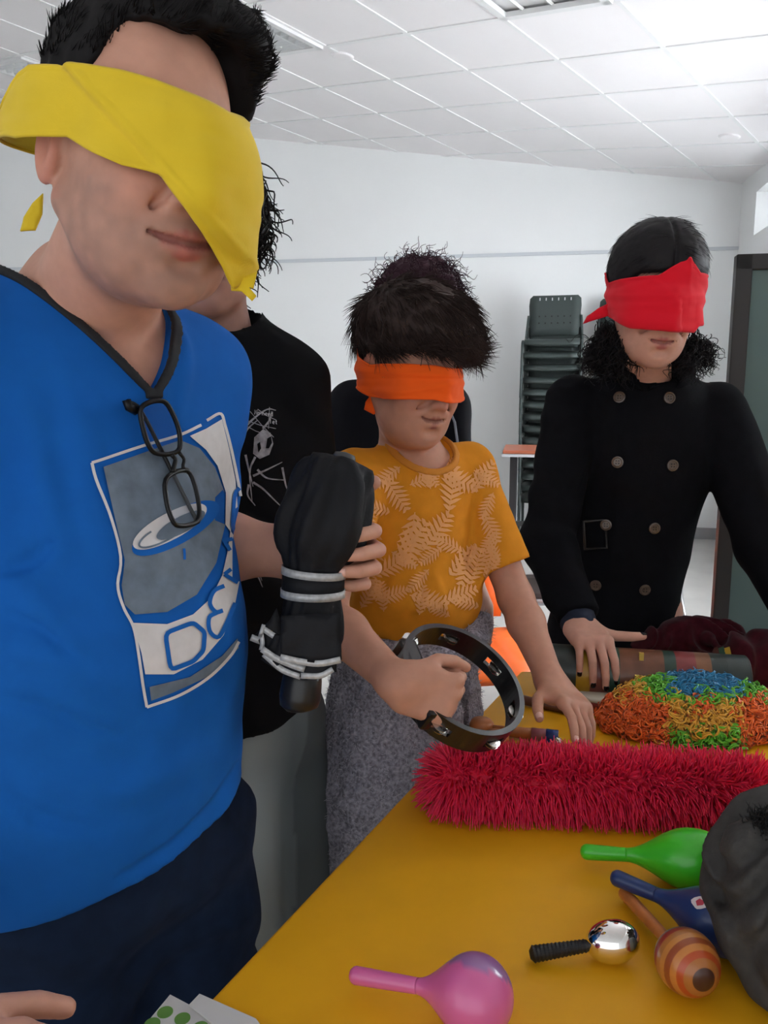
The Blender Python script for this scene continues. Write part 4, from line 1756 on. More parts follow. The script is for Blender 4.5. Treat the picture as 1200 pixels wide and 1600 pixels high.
def mop(V, F, n, A, O, comb, lens, seed, lift=0.35, jitter=0.3, r=0.0009, grav=0.35, clump=0.3, keep=None):
    """combed hair: strands lie along the 'comb' direction (head frame, may depend on place)"""
    rg = np.random.default_rng(seed)
    Ps, Ns = sample_mesh(V, F, n, rg)
    q = (Ps - O) @ A
    if keep is not None:
        kp_ = keep(q)
        Ps, Ns, q = Ps[kp_], Ns[kp_], q[kp_]
        n = len(Ps)
    cl = comb(q) if callable(comb) else np.tile(np.array(comb, float), (n, 1))
    cd = cl @ A.T
    tang = unit(cd - Ns * (Ns * cd).sum(1)[:, None] + 1e-6)
    cp_ = np.stack([vnoise(Ps, 38, seed + k) for k in range(3)], -1)
    D = unit(Ns * lift + tang + cp_ * clump + rg.normal(size=Ns.shape) * jitter)
    bend = np.tile(np.array([0, 0, -grav]), (n, 1)) - Ns * 0.15 + cp_ * clump * 0.6
    return strands(Ps - Ns * 0.003, D, rg.uniform(lens[0], lens[1], n), r, 4, bend, curl=None, rng=rg)


def add_eyes(A, O, s, parent, brow=(0.012, 0.009, 0.008)):
    """open eyes with lids' dark rim, iris and brows"""
    mw_, mi, mb_ = mat('eye_white', (0.75, 0.72, 0.70), 0.2), mat('iris', (0.03, 0.018, 0.01), 0.1), mat('brow_hair', brow, 0.8, spec=0.1)
    for sd_ in (-1, 1):
        c = O + A @ (np.array([sd_ * 0.031, -0.0752, 0.012]) * s)
        f = A @ np.array([sd_ * 0.08, -1.0, 0.0])
        MB().lathe([(0.0112 * s * math.sin(a), max(0.0112 * s * math.cos(a), 0.0002)) for a in np.linspace(-1.57, 1.57, 12)], c, f, 20).build('eye', mw_, parent, smooth=True)
        MB().lathe([(0.0100 * s, 0.0052 * s), (0.0115 * s, 0.0035 * s), (0.0119 * s, 0.0003)], c, f, 18).build('iris', mi, parent, smooth=True)
        b_ = [O + A @ (np.array([sd_ * x, y, z]) * s) for x, y, z in ((0.014, -0.0925, 0.029), (0.030, -0.0905, 0.033), (0.046, -0.079, 0.028))]
        MB().tube(curve_pts(b_, 8), [0.0022, 0.003, 0.0032, 0.0032, 0.003, 0.0025, 0.002, 0.001], 6).build('eyebrow', mb_, parent, smooth=True)


def bbox(*pts, pad=0.05):
    q = np.array(pts)
    return q.min(0) - pad, q.max(0) + pad

# ================================================================== the man in blue
A_m = rotm(45)
N_m = P(128, 470, 0.85)


def MT(x, y, z):
    return N_m + A_m @ np.array([x, y, z])


foot_m = np.array([N_m[0], N_m[1], 0.0])
man = thing('person', 'man in a blue printed T-shirt and yellow blindfold holding a folded umbrella', 'person', foot_m)
SLm, SRm = MT(0.128, 0.0, -0.075), MT(-0.175, 0.0, -0.05)
ELm, WLm = P(290, 850, 1.02), P(458, 862, 0.988)
ERm, WRm = P(-290, 1330, 0.70), P(-185, 1672, 0.58)

tor_m = uni(0.06, ell(MT(0, 0.0, -0.17), (0.160, 0.112, 0.19), A_m), ell(MT(-0.02, -0.030, -0.37), (0.172, 0.140, 0.21), A_m), ell(MT(-0.03, -0.01, -0.54), (0.185, 0.140, 0.17), A_m),
            cap(SLm, SRm, 0.056), cap(MT(0, 0.012, -0.06), MT(0, 0.008, 0.02), 0.095, 0.06))
cutL = halfspace(SLm + (ELm - SLm) * 0.72, ELm - SLm)
cutR = halfspace(SRm + (ERm - SRm) * 0.70, ERm - SRm)
slL, slR = cap(SLm, SLm + (ELm - SLm) * 0.8, 0.058, 0.064), cap(SRm, SRm + (ERm - SRm) * 0.75, 0.062, 0.070)
slv_m = lambda p: np.minimum(np.maximum(slL(p), cutL(p)), np.maximum(slR(p), cutR(p)))
sh0 = uni(0.05, tor_m, slv_m)
# head
HP_m = head_parts(jaw=1.08, nose=1.05, smile=0.0055, lip=1.2, full=1.05, mw=0.037)
AH_m = rotm(41, 9, 3)
OH_m = P(222, 254, 0.72)
HS_m = 1.0
head_m = local(scaled(HP_m['full'], HS_m), AH_m, OH_m)
nk_top = OH_m + AH_m @ np.array([0, 0.018, -0.055])
nk_bot = MT(0, 0.0, -0.03)
neck_m = uni(0.03, cap(nk_top, nk_bot, 0.056, 0.064), cap(MT(-0.02, 0, -0.03), MT(-0.09, 0.01, -0.075), 0.045, 0.03), cap(MT(0.02, 0, -0.03), MT(0.09, 0.01, -0.075), 0.045, 0.03))
chest_m = lambda p: tor_m(p) + 0.013
upper_m = uni(0.02, neck_m, chest_m)
skin_m = lambda p: np.maximum(sm(head_m(p), upper_m(p), 0.02), MT(0, 0, -0.30)[2] - p[:, 2])
tone_m = (0.57, 0.295, 0.21)
M_skin = skin_mat('skin')
col_m = skin_col(AH_m, OH_m, HS_m, HP_m, tone_m, (0.44, 0.15, 0.125), stubble=0.55, stub_c=(0.19, 0.12, 0.10))
lo, hi = bbox(OH_m, N_m, SLm, SRm, pad=0.16)
pieces = [sdf_mesh(skin_m, lo, np.maximum(hi, OH_m + 0.17), 0.0030)]
# left arm with the hand round the umbrella
hl_f, tips_ml, _ = hand(WLm, (0, 0, 1), (1, -0.10, 0.02), 1.0, {k: (64, 62, 38) for k in FL}, dorsal=(0, 1, 0), thumb=((0.7, 0.7, 0.0), (0.55, 0.8, 0.0), (0.5, 0.85, -0.1)))
arm_l = uni(0.02, cap(SLm, ELm, 0.048, 0.040), cap(ELm, ELm + (WLm - ELm) * 0.35, 0.041, 0.043), cap(ELm + (WLm - ELm) * 0.35, WLm, 0.043, 0.028))
arml_f = lambda p: sm(arm_l(p), hl_f(p), 0.02)
lo, hi = bbox(SLm, ELm, WLm, WLm + [0.2, -0.12, 0], pad=0.07)
pieces.append(sdf_mesh(arml_f, lo, hi, 0.0026))
# right arm reaching over the near end of the table
hr_f, tips_mr, _ = hand(WRm, -np.cross(unit([0.85, 0.12, -0.22]), unit([0.2, -0.5, 0.8])), (0.85, 0.12, -0.22), 1.0, {k: (28, 35, 20) for k in FL}, dorsal=(0.2, -0.5, 0.8),
                        thumb=((0.55, 0.8, -0.2), (0.3, 0.9, -0.3), (0.1, 0.9, -0.35)))
arm_r = uni(0.02, cap(SRm, ERm, 0.048, 0.040), cap(ERm, ERm + (WRm - ERm) * 0.35, 0.041, 0.043), cap(ERm + (WRm - ERm) * 0.35, WRm, 0.043, 0.028))
armr_f = lambda p: sm(arm_r(p), hr_f(p), 0.02)
lo, hi = bbox(SRm, ERm, WRm, WRm + [0.2, 0.05, -0.12], WRm + [0, -0.05, 0], pad=0.07)
pieces.append(sdf_mesh(armr_f, lo, hi, 0.0034))
legs_m = uni(0.04, cap(MT(0.09, 0, -0.60), MT(0.10, 0.0, -N_m[2] + 0.08), 0.07, 0.04), cap(MT(-0.09, 0, -0.60), MT(-0.10, 0.0, -N_m[2] + 0.08), 0.07, 0.04), cap(MT(0, 0, -0.2), MT(0, 0, -0.55), 0.09, 0.10))
lo, hi = bbox(MT(0.1, 0, -0.1), MT(-0.1, 0, -N_m[2] + 0.05), pad=0.12)
pieces.append(sdf_mesh(legs_m, lo, hi, 0.014))
V, F = merge(pieces)
mobj('body', V, F, M_skin, man, col=col_m(V))
nails(tips_ml, mat('nail', (0.78, 0.45, 0.37), 0.35), man, ('index', 'middle', 'ring', 'pinky'))

# T-shirt with V-neck
M_tee = mat('blue_jersey', (0.006, 0.105, 0.42), 0.85, noise=(30, 0.05), bump=(900, 0.15, 0.0006), spec=0.15)
vneck_tip = None
folds_m = [([(372, 1195), (330, 1260), (270, 1320), (190, 1370)], -0.0119, 0.0054), ([(374, 1215), (340, 1275), (290, 1335), (215, 1385)], 0.0119, 0.0093),
           ([(372, 1235), (355, 1290), (310, 1350)], -0.0102, 0.0048), ([(0, 1090), (60, 1105), (130, 1135), (185, 1150)], -0.0085, 0.0060), ([(0, 1240), (70, 1280), (150, 1300)], -0.0085, 0.0072),
           ([(0, 890), (40, 880), (80, 850)], -0.0170, 0.0060), ([(50, 640), (70, 760), (95, 860)], 0.0085, 0.0136), ([(20, 900), (90, 980), (150, 1010)], 0.0085, 0.0153), ([(100, 560), (130, 700), (150, 840)], 0.0068, 0.0153),
           ([(0, 1010), (80, 1030), (160, 1075)], 0.0068, 0.0119), ([(190, 890), (240, 905), (300, 890)], -0.0068, 0.0072), ([(275, 500), (290, 560), (280, 640)], 0.0068, 0.0085),
           ([(310, 1180), (200, 1230), (80, 1220)], 0.0068, 0.0170), ([(0, 960), (70, 985), (120, 1040)], -0.0068, 0.0060)]
hem_z = 0.862
sh1 = lambda p: sh0(p) - 0.004 * vnoise(p * np.array([1, 1, 0.6]), 11, 21) - 0.0022 * vnoise(p, 26, 22) - 0.0022 * np.sin((p[:, 2] + 0.35 * p[:, 0]) * 55 + 5 * vnoise(p, 7, 23)) * np.clip(vnoise(p, 6, 24) + 0.3, 0, 1)
sh2 = with_folds(sh1, folds_m, 0.45, 1.2)
# neck opening: a V cut in the body's own frame
_, Xv = hit(sh2, [240, 2, 268], [612, 385, 470], 0.5, 1.2, 120)
tipL = A_m.T @ (Xv[0] - N_m)


def vcut(p):
    q = (p - N_m.astype(np.float32)) @ A_m.astype(np.float32)
    v = np.clip((q[:, 2] - tipL[2]) / (0.03 - tipL[2]), 0, 1.3)
    wdt = 0.088 * v ** 0.85
    d = np.abs(q[:, 0] - tipL[0] * (1 - np.minimum(v, 1))) - wdt
    return np.maximum(d * 0.8, tipL[2] - q[:, 2])


def tee_m(p):
    d = sh2(p)
    d = smax(d, hem_z + 0.24 * ((p - N_m.astype(np.float32)) @ A_m[:, 0].astype(np.float32)) - p[:, 2], 0.008)
    return np.maximum(d, -vcut(p))


lo, hi = bbox(SLm, SRm, MT(-0.02, -0.2, -0.6), MT(0, 0.15, -0.6), MT(0.17, 0, -0.6), MT(-0.24, 0, -0.6), MT(-0.2, -0.16, -0.6), SRm + (ERm - SRm) * 0.75, pad=0.09)
tee = sdf_obj('t_shirt', tee_m, lo, hi, 0.0042, M_tee, man)


def collar_m(p):
    d = sh2(p)
    return np.maximum(np.maximum(np.abs(d - 0.0002) - 0.0032, np.abs(vcut(p) - 0.0025) - 0.0048), (p - N_m.astype(np.float32)) @ A_m[:, 1].astype(np.float32) - 0.10)


lo, hi = bbox(MT(0.12, -0.13, -0.2), MT(-0.12, 0.12, 0.1), MT(0.12, 0.1, 0), MT(-0.12, -0.1, 0), pad=0.03)
sdf_obj('collar', collar_m, lo, hi, 0.0022, mat('black_ribbing', (0.006, 0.007, 0.010), 0.8), tee)

# trousers
def trous_m(p):
    d = uni(0.05, ell(MT(-0.025, -0.005, -0.60), (0.170, 0.130, 0.14), A_m), cap(MT(0.085, 0, -0.66), MT(0.10, 0.0, -N_m[2] + 0.06), 0.100, 0.065), cap(MT(-0.085, 0, -0.66), MT(-0.10, 0.0, -N_m[2] + 0.06), 0.100, 0.065))(p)
    d = d - 0.005 * np.sin(p[:, 2] * 38 + 4 * vnoise(p, 9, 31)) - 0.003 * vnoise(p, 25, 32)
    return np.maximum(d, 0.05 - p[:, 2])


lo, hi = bbox(MT(0.2, 0.15, -0.45), MT(-0.2, -0.15, -0.45), MT(0.1, 0, -N_m[2]), MT(-0.2, 0.15, -0.5), MT(0.2, -0.15, -0.5), pad=0.06)
sdf_obj('trousers', trous_m, lo, hi, 0.008, mat('navy_denim', (0.007, 0.016, 0.042), 0.9, noise=(40, 0.2), spec=0.15), man)
for s_ in (1, -1):
    c = MT(0.10 * s_, -0.04, -N_m[2] + 0.04)
    sdf_obj('shoe', lambda p, c=c: np.maximum(uni(0.03, ell(c, (0.048, 0.13, 0.05), A_m), ell(c + [0, 0, 0.03], (0.04, 0.06, 0.05), A_m))(p), 0.001 - p[:, 2]), c - 0.18, c + 0.18, 0.009, mat('black_shoe', (0.01, 0.01, 0.01), 0.5), man)

# blindfold: yellow, a corner hanging over nose and mouth
hull_m = lambda p: sm(sm(sm(HP_m['hull'](p) - 0.003, HP_m['nose'](p), 0.02), cap((0.012, -0.070, -0.005), (0.028, -0.062, -0.10), 0.044, 0.036)(p), 0.03), uni(0.03, ell((-0.052, 0.068, 0.022), (0.034, 0.034, 0.03)), ell((-0.072, 0.036, 0.010), (0.021, 0.043, 0.030)))(p), 0.05)
M_yel = mat('yellow_cotton', (0.72, 0.50, 0.012), 0.85, bump=(700, 0.2, 0.0006), noise=(25, 0.04), sheen=0.1)
up = [(135, 106), (190, 114), (240, 128), (300, 152), (350, 178), (400, 207), (432, 230)]
lw = [(105, 212), (150, 240), (190, 258), (235, 268), (252, 272), (275, 305), (305, 348), (335, 395), (355, 435), (362, 452), (385, 456), (398, 430), (408, 380), (413, 330)]
hid = [(75, -0.01, 0.055), (100, 0.0, 0.058), (130, 0.0, 0.06), (160, -0.005, 0.06), (180, 0.0, 0.030), (-160, 0.0, 0.022), (-135, 0.0, 0.018), (-122, 0.0, 0.019), (-113, 0.0, 0.024), (-106, 0.0, 0.036), (-98, -0.001, 0.048), (-90, -0.003, 0.053)]


def layer_m(X, dr):
    pr = proj(X)
    s1 = (pr[:, 0] - 128) * (272 - 125) - (pr[:, 1] - 125) * (258 - 128)
    s1 = s1 / 196.0
    st = 1 / (1 + np.exp(-np.clip(s1, -60, 60) / 1.6))
    vis = pr[:, 2] < OH_m[1] + 0.06
    rid = np.exp(-(s1 / 7.0) ** 2)
    return X + dr * ((st * 0.0050 + rid * 0.0030) * vis)[:, None]


bf_m = blindfold('blindfold', AH_m, OH_m, HS_m, hull_m, up, lw, hid, (0.45, 0.85), M_yel, man, off=0.005, wr=0.0016, wfreq=14, layer=layer_m, nt=300, nv=44)
zt = float(np.nanmean(hit(lambda p: hull_m((p - OH_m.astype(np.float32)) @ AH_m.astype(np.float32)) - 0.007, [372, 380, 385], [425, 435, 440], 0.45, 0.85, 100)[0])) - 0.002
sheet('blindfold_tip', [(360, 440), (402, 425), (396, 452), (389, 449), (401, 463), (394, 471), (378, 456), (362, 455)], [zt] * 8, M_yel, man)
qb = OH_m + AH_m @ np.array([-0.03, 0.135, 0.02])
kz = float(proj(qb)[2])
sheet('blindfold_tail', [(68, 303), (66, 335), (55, 360), (33, 362), (38, 340), (52, 318)], [0.80] * 6, M_yel, man)

# hair
thick_m = lambda q, th: 0.003 + 0.028 * np.clip((q[:, 2] - 0.05) / 0.06, 0, 1) * (0.15 + 0.85 * np.clip((q[:, 0] + 0.05) / 0.07, 0, 1)) + 0.014 * np.clip((q[:, 0] - 0.02) / 0.05, 0, 1)
hc_m = hair_cap(HP_m['cran'], AH_m, OH_m, HS_m, thick_m, [(0, 0.098), (22, 0.100), (36, 0.094), (46, 0.072), (56, 0.045), (70, 0.02), (80, -0.012), (90, 0.01), (110, 0.02), (135, -0.03), (180, -0.06)])
V, F = sdf_mesh(hc_m, OH_m - 0.18, OH_m + 0.20, 0.004)
M_hair = mat('black_hair', (0.008, 0.007, 0.0075), 0.65, spec=0.15)
hair = mobj('hair', V, F, M_hair, man)
SV, SF = mop(V, F, 15000, AH_m, OH_m, lambda q: np.stack([0.15 + 5 * q[:, 0], -0.35 + 0 * q[:, 0], 0.45 + 0 * q[:, 0]], -1), (0.008, 0.020), 33, keep=lambda q: (q[:, 2] > 0.062) | (q[:, 2] < -0.02), lift=0.28, jitter=0.10, r=0.0008, grav=0.0, clump=0.25)
mobj('hair_strands', SV, SF, M_hair, hair, kind='stuff')

# ---- print on the shirt (traced flat shapes laid on the cloth)
M_pw = mat('print_white', (0.62, 0.60, 0.60), 0.75, noise=(60, 0.06))
M_pg = mat('print_grey', (0.13, 0.17, 0.22), 0.8, noise=(45, 0.22))
M_pb = mat('print_blue', (0.008, 0.115, 0.44), 0.8, spec=0.15)
ZR = (0.5, 1.15)


def pxs(crop):
    return [(x / 2, y / 2 + 450) for x, y in crop]


def dec(name, shapes, lift, m, groups=None):
    """one object per shape (or per group of touching shapes)"""
    for g in (groups or [[i] for i in range(len(shapes))]):
        decal(name, [shapes[i] for i in g], sh2, ZR[0], ZR[1], lift, m, tee, 90)


dec('print_grey_field', [tri_fill(pxs([(320, 560), (420, 525), (560, 475), (620, 500), (668, 560), (698, 640), (700, 740), (672, 860), (612, 958), (520, 1012), (420, 1020), (388, 990), (378, 930), (388, 850), (352, 700)]), 12),
                         tri_fill(pxs([(465, 1245), (590, 1215), (690, 1150), (738, 1095), (742, 1125), (650, 1212), (540, 1262), (470, 1288)]), 10)], 0.0016, M_pg)
dec('print_white_field', [tri_fill(pxs([(590, 462), (640, 440), (690, 410), (712, 500), (732, 600), (740, 700), (735, 790), (700, 740), (702, 640), (676, 555), (640, 505)]), 10),
                          tri_fill(pxs([(412, 1046), (520, 1050), (600, 1020), (655, 970), (690, 900), (706, 830), (716, 760), (745, 800), (748, 900), (730, 990), (695, 1085), (630, 1160), (540, 1206), (452, 1206), (440, 1140)]), 10)], 0.0016, M_pw)
frame_l = curve_pts(pxs([(285, 547), (300, 605), (345, 720), (375, 840), (366, 930), (385, 1000), (415, 1060), (432, 1150), (446, 1250), (456, 1308)]), 40)
frame_t = curve_pts(pxs([(285, 547), (370, 518), (450, 492), (560, 458), (625, 428)]), 24)
frame_t2 = curve_pts(pxs([(642, 414), (685, 392), (700, 430), (718, 500), (735, 580), (748, 650)]), 24)
frame_b = curve_pts(pxs([(456, 1308), (560, 1270), (650, 1215), (715, 1150), (742, 1105)]), 24)
dec('print_frame_line', [stroke(q, 4.5) for q in (frame_l, frame_t, frame_t2, frame_b)], 0.0018, M_pw)
lett = [stroke(np.array(rounded(pxs([(512, 1078), (598, 1045), (634, 1075), (630, 1132), (598, 1166), (528, 1192)]), 4, 0.2)), 7, True),
        stroke(curve_pts(pxs([(694, 932), (662, 948), (650, 985), (668, 1012), (690, 1008)]), 18), 6.5),
        stroke(curve_pts(pxs([(672, 1014), (648, 1030), (650, 1072), (676, 1090), (700, 1050), (728, 985)]), 22), 6.5),
        stroke(np.array(pxs([(690, 785), (712, 822), (738, 862)])), 6), stroke(np.array(pxs([(738, 862), (715, 880), (694, 896)])), 6), stroke(np.array(pxs([(694, 896), (716, 910), (736, 922)])), 6), stroke(np.array(pxs([(694, 790), (720, 786), (744, 780)])), 6),
        stroke(curve_pts(pxs([(742, 625), (728, 645), (722, 700), (722, 752), (740, 752)]), 18), 6)]
dec('print_letter', lett, 0.0028, M_pb, [[0], [1, 2], [3, 4, 5, 6], [7]])


def ellipse_px(cx, cy, a, b, ang, n=40, a0=0, a1=360):
    t = np.radians(np.linspace(a0, a1, n, endpoint=(a1 - a0) < 360))
    c, s = math.cos(math.radians(ang)), math.sin(math.radians(ang))
    return np.stack([cx + a * np.cos(t) * c - b * np.sin(t) * s, cy + a * np.cos(t) * s + b * np.sin(t) * c], -1)


dec('print_disc_outline', [tri_fill(ellipse_px(272, 826, 76, 26, -29), 9)], 0.0026, M_pb)  # printed blue outline round the disc
dec('print_disc', [tri_fill(ellipse_px(262, 824, 64, 21, -29), 9)], 0.0036, M_pw)
dec('print_disc_swirl', [tri_fill(ellipse_px(278, 822, 42, 13, -29), 8), stroke(ellipse_px(250, 836, 40, 12, -27, 24, 60, 250), 3)], 0.0046, M_pg)
dec('print_disc_line', [stroke(np.array([(285, 858), (286, 866), (286, 875)], float), 4)], 0.0026, M_pb)

# ---- glasses hooked in the neckline
gl_t = thing('eyeglasses', 'black framed eyeglasses hooked in the neckline of the blue T-shirt', 'glasses', Xv[0])
M_gf = mat('black_acetate', (0.004, 0.004, 0.005), 0.35, spec=0.25)
M_lens = mat('lens', (0.9, 0.93, 0.97), 0.03, trans=1.0, ior=1.15, spec=0.6)


def on_shirt(px, lift):
    px = np.array(px, float)
    z, X = hit(sh2, px[:, 0], px[:, 1], ZR[0], ZR[1], 90)
    z = np.where(np.isnan(z), np.nanmean(z), z)
    return P(px[:, 0], px[:, 1], (z - lift)[:, None])


for nm, q in (('upper', [(430, 375), (475, 352), (518, 352), (545, 395), (560, 450), (560, 510), (520, 522), (480, 515), (452, 468)]), ('lower', [(512, 600), (548, 572), (590, 568), (612, 630), (624, 690), (620, 732), (580, 744), (545, 742), (522, 690)])):
    pr = rounded(pxs(q), 4, 0.4)
    X = on_shirt(pr, 0.016)
    cn = X.mean(0)
    u_, s_, vt_ = np.linalg.svd(X - cn)
    nn = vt_[2]
    X = X - np.outer((X - cn) @ nn, nn)
    MB().tube(np.concatenate([X, X[:2]]), 0.0026, 8, caps=False).build('rim', M_gf, gl_t, smooth=True)
    MB().prism(X - nn * 0.0006, nn * 0.0012).build('lens', M_lens, gl_t)
X = on_shirt(pxs([(535, 520), (548, 535), (545, 555), (540, 575)]), 0.017)
MB().tube(curve_pts(X, 10), 0.0024, 8).build('bridge', M_gf, gl_t, smooth=True)
X = on_shirt(pxs([(560, 515), (575, 535), (572, 560), (590, 570)]), 0.017)
MB().tube(curve_pts(X, 10), 0.0018, 8).build('bridge', M_gf, gl_t, smooth=True)
X = on_shirt(pxs([(395, 355), (440, 385), (500, 500), (560, 620), (600, 700), (620, 735)]), 0.008)
MB().tube(curve_pts(X, 20), [0.0030] * 4 + [0.0022] * 16, 8).build('temple', M_gf, gl_t, smooth=True)
X = on_shirt(pxs([(395, 350), (402, 372), (428, 385)]), 0.012)
MB().tube(X, 0.0045, 8).build('hinge', M_gf, gl_t, smooth=True)

# ================================================================== folded umbrella in the man's hand
UZ = 0.925
um = thing('folding_umbrella', 'black folding umbrella with silver edges, half closed, in the man\'s hand', 'umbrella', P(468, 1106, UZ))
uax = curve_pts([P(530, 718, UZ + 0.015), P(512, 790, UZ), P(492, 880, UZ), P(487, 960, UZ), P(475, 1040, UZ)], 40)
u_px = np.linspace(0, 1, 40)
# half widths along the axis (pixels) and pleats
uw = np.interp(u_px, [0, 0.015, 0.06, 0.15, 0.25, 0.34, 0.42, 0.48, 0.54, 0.66, 0.74, 0.84, 1.0], [26, 49, 55, 61, 66, 70, 64, 52, 43, 43, 47, 52, 46])
M_ub = mat('black_nylon', (0.006, 0.0065, 0.009), 0.65, bump=(120, 0.35, 0.002), spec=0.25)
M_us = mat('silver_piping', (0.45, 0.46, 0.47), 0.4, metal=0.2, noise=(200, 0.2))
TT = unit(np.gradient(uax, axis=0))
e1 = unit(np.cross(TT, CF))
e2 = np.cross(TT, e1)
na = 72
th = np.arange(na) * 2 * math.pi / na
rings = []
for i in range(40):
    r = uw[i] * UZ / FPX
    sw = np.sin(th * 6 + 9.0 * u_px[i] + 1.2 * math.sin(u_px[i] * 9))
    pl = 1 + (0.10 * np.sign(sw) * np.abs(sw) ** 0.6) * (1.0 if u_px[i] < 0.48 else 0.25) + 0.045 * np.sin(th * 11 - 14 * u_px[i] + 2 * np.sin(th * 3))
    rings.append(uax[i] + (r * pl)[:, None] * (np.cos(th)[:, None] * e1[i] + 0.74 * np.sin(th)[:, None] * e2[i]))
V = np.concatenate(rings)
F = [(i * na + j, i * na + (j + 1) % na, (i + 1) * na + (j + 1) % na, (i + 1) * na + j) for i in range(39) for j in range(na)]
F += [tuple(range(na))[::-1], tuple(39 * na + j for j in range(na))]
mobj('canopy', V, F, M_ub, um)
cano = seg_chain(uax, uw * UZ / FPX)


def wrap_band(u, wpx, name, extra=0.002, tilt=0.0):
    """flat strap round the rolled canopy"""
    i = int(u * 39)
    r = uw[i] * UZ / FPX * 1.06 + extra
    hw = wpx * UZ / FPX / 2
    c = uax[i]
    ring = []
    for k in (-hw, hw):
        for rr in (r, r + 0.0018):
            ring.append(c + TT[i] * k + np.outer(np.sin(th), e2[i] * 0 + TT[i]) * tilt + rr * (np.cos(th)[:, None] * e1[i] + 0.76 * np.sin(th)[:, None] * e2[i]))
    a, b, c_, d = ring
    VV = np.concatenate([a, b, d, c_])
    FF = []
    for k in range(4):
        for j in range(na):
            FF.append((k * na + j, k * na + (j + 1) % na, ((k + 1) % 4) * na + (j + 1) % na, ((k + 1) % 4) * na + j))
    return mobj(name, VV, FF, M_us if 'silver' in name else M_ub, um)


wrap_band(0.545, 12, 'silver_strap_edge', tilt=0.004)
wrap_band(0.66, 12, 'silver_strap_edge', tilt=0.004)
wrap_band(0.60, 34, 'strap', extra=0.0008, tilt=0.004)
# loose canopy corners with silver piping, spread to the lower left
for k, (q, zz) in enumerate(([[(440, 962), (532, 958), (534, 1030), (500, 1036), (438, 1026)], 0.868], [[(432, 950), (446, 1000), (446, 1050), (412, 1022), (404, 1000)], 0.885], [[(425, 965), (438, 1010), (408, 1008), (394, 996)], 0.90],
                             [[(440, 985), (528, 1000), (525, 1050), (470, 1058), (425, 1038)], 0.875], [[(430, 990), (470, 1000), (480, 1062), (440, 1052), (408, 1030)], 0.88])):
    sheet('canopy_flap', q, [zz] * len(q), M_ub, um, 0.0022, 0.003, 10, 40 + k)
for k, (q, zz, w_) in enumerate(([[(438, 1027), (470, 1034), (500, 1037), (532, 1031)], 0.864, 10], [[(440, 1002), (425, 992), (409, 981)], 0.880, 9], [[(409, 1014), (430, 1028), (458, 1040), (476, 1046)], 0.871, 10],
                                 [[(470, 1056), (500, 1056), (520, 1046)], 0.870, 9], [[(392, 996), (402, 1000), (410, 1003)], 0.893, 10], [[(412, 1022), (440, 1046), (470, 1058)], 0.873, 9], [[(408, 990), (410, 1005), (408, 1016)], 0.879, 7],
                                 [[(412, 976), (406, 996)], 0.879, 6])):
    cq = curve_pts(q, 12) if len(q) > 2 else np.array([q[0], [(q[0][0] + q[1][0]) / 2, (q[0][1] + q[1][1]) / 2], q[1]], float)
    V2, F2 = stroke(cq, w_)
    X = P(V2[:, 0], V2[:, 1], zz)
    o = mobj('silver_piping', X, F2, M_us, um)
    md = o.modifiers.new('t', 'SOLIDIFY')
    md.thickness = 0.0016
hx = np.array([P(474, 1040, UZ), P(472, 1062, UZ), P(469, 1088, UZ), P(467, 1102, UZ), P(467, 1109, UZ), P(467, 1111, UZ)])
MB().tube(hx, np.array([28, 31, 33, 30, 20, 4]) * UZ / FPX, 24).build('handle', mat('black_handle', (0.010, 0.010, 0.011), 0.35), um, smooth=True)
MB().lathe([(0, 0.013), (0.005, 0.014), (0.010, 0.012), (0.012, 0.002)], P(536, 722, UZ + 0.012), unit(P(540, 705, UZ + 0.012) - P(536, 722, UZ + 0.012)), 20).build('cap', mat('grey_cap', (0.05, 0.05, 0.05), 0.4), um, smooth=True)

# ================================================================== the boy
A_b = rotm(32)
N_b = P(648, 712, 1.38)


def BT(x, y, z):
    return N_b + A_b @ (np.array([x, y, z]) * 1.06)


boy = thing('person', 'boy in an orange blindfold and leaf print T-shirt holding a tambourine', 'person', N_b * [1, 1, 0])
SLb, SRb = BT(0.110, 0, -0.03), BT(-0.112, 0, -0.03)
ELb, WLb = P(806, 935, 1.42), P(862, 1068, 1.30)
ERb, WRb = P(508, 960, 1.19), P(622, 1068, 1.045)
HP_b = head_parts(jaw=0.94, chin_z=-0.094, nose=0.85, smile=0.008, lip=1.0, mouth_z=-0.060, full=1.0, mw=0.030)
AH_b = rotm(31, 12, 4)
OH_b = P(640, 584, 1.31)
HS_b = 0.94
head_b = local(scaled(HP_b['full'], HS_b), AH_b, OH_b)
tor_b = uni(0.05, ell(BT(0, 0, -0.12), (0.112, 0.078, 0.14), A_b), ell(BT(0, -0.005, -0.24), (0.112, 0.086, 0.13), A_b), cap(SLb, SRb, 0.040), cap(BT(0, 0.01, -0.04), BT(0, 0.008, 0.012), 0.06, 0.045))
neck_b = cap(OH_b + AH_b @ np.array([0, 0.02, -0.05]), BT(0, 0.004, -0.03), 0.040, 0.044)
skin_b = lambda p: np.maximum(sm(head_b(p), uni(0.03, neck_b, lambda q: tor_b(q) + 0.008)(p), 0.018), BT(0, 0, -0.16)[2] - p[:, 2])
tone_b = (0.54, 0.27, 0.185)
col_b = skin_col(AH_b, OH_b, HS_b, HP_b, tone_b, (0.36, 0.12, 0.10))
lo, hi = bbox(OH_b - 0.13, OH_b + 0.15, SLb, SRb, pad=0.05)
pieces = [sdf_mesh(skin_b, lo, hi, 0.0032)]
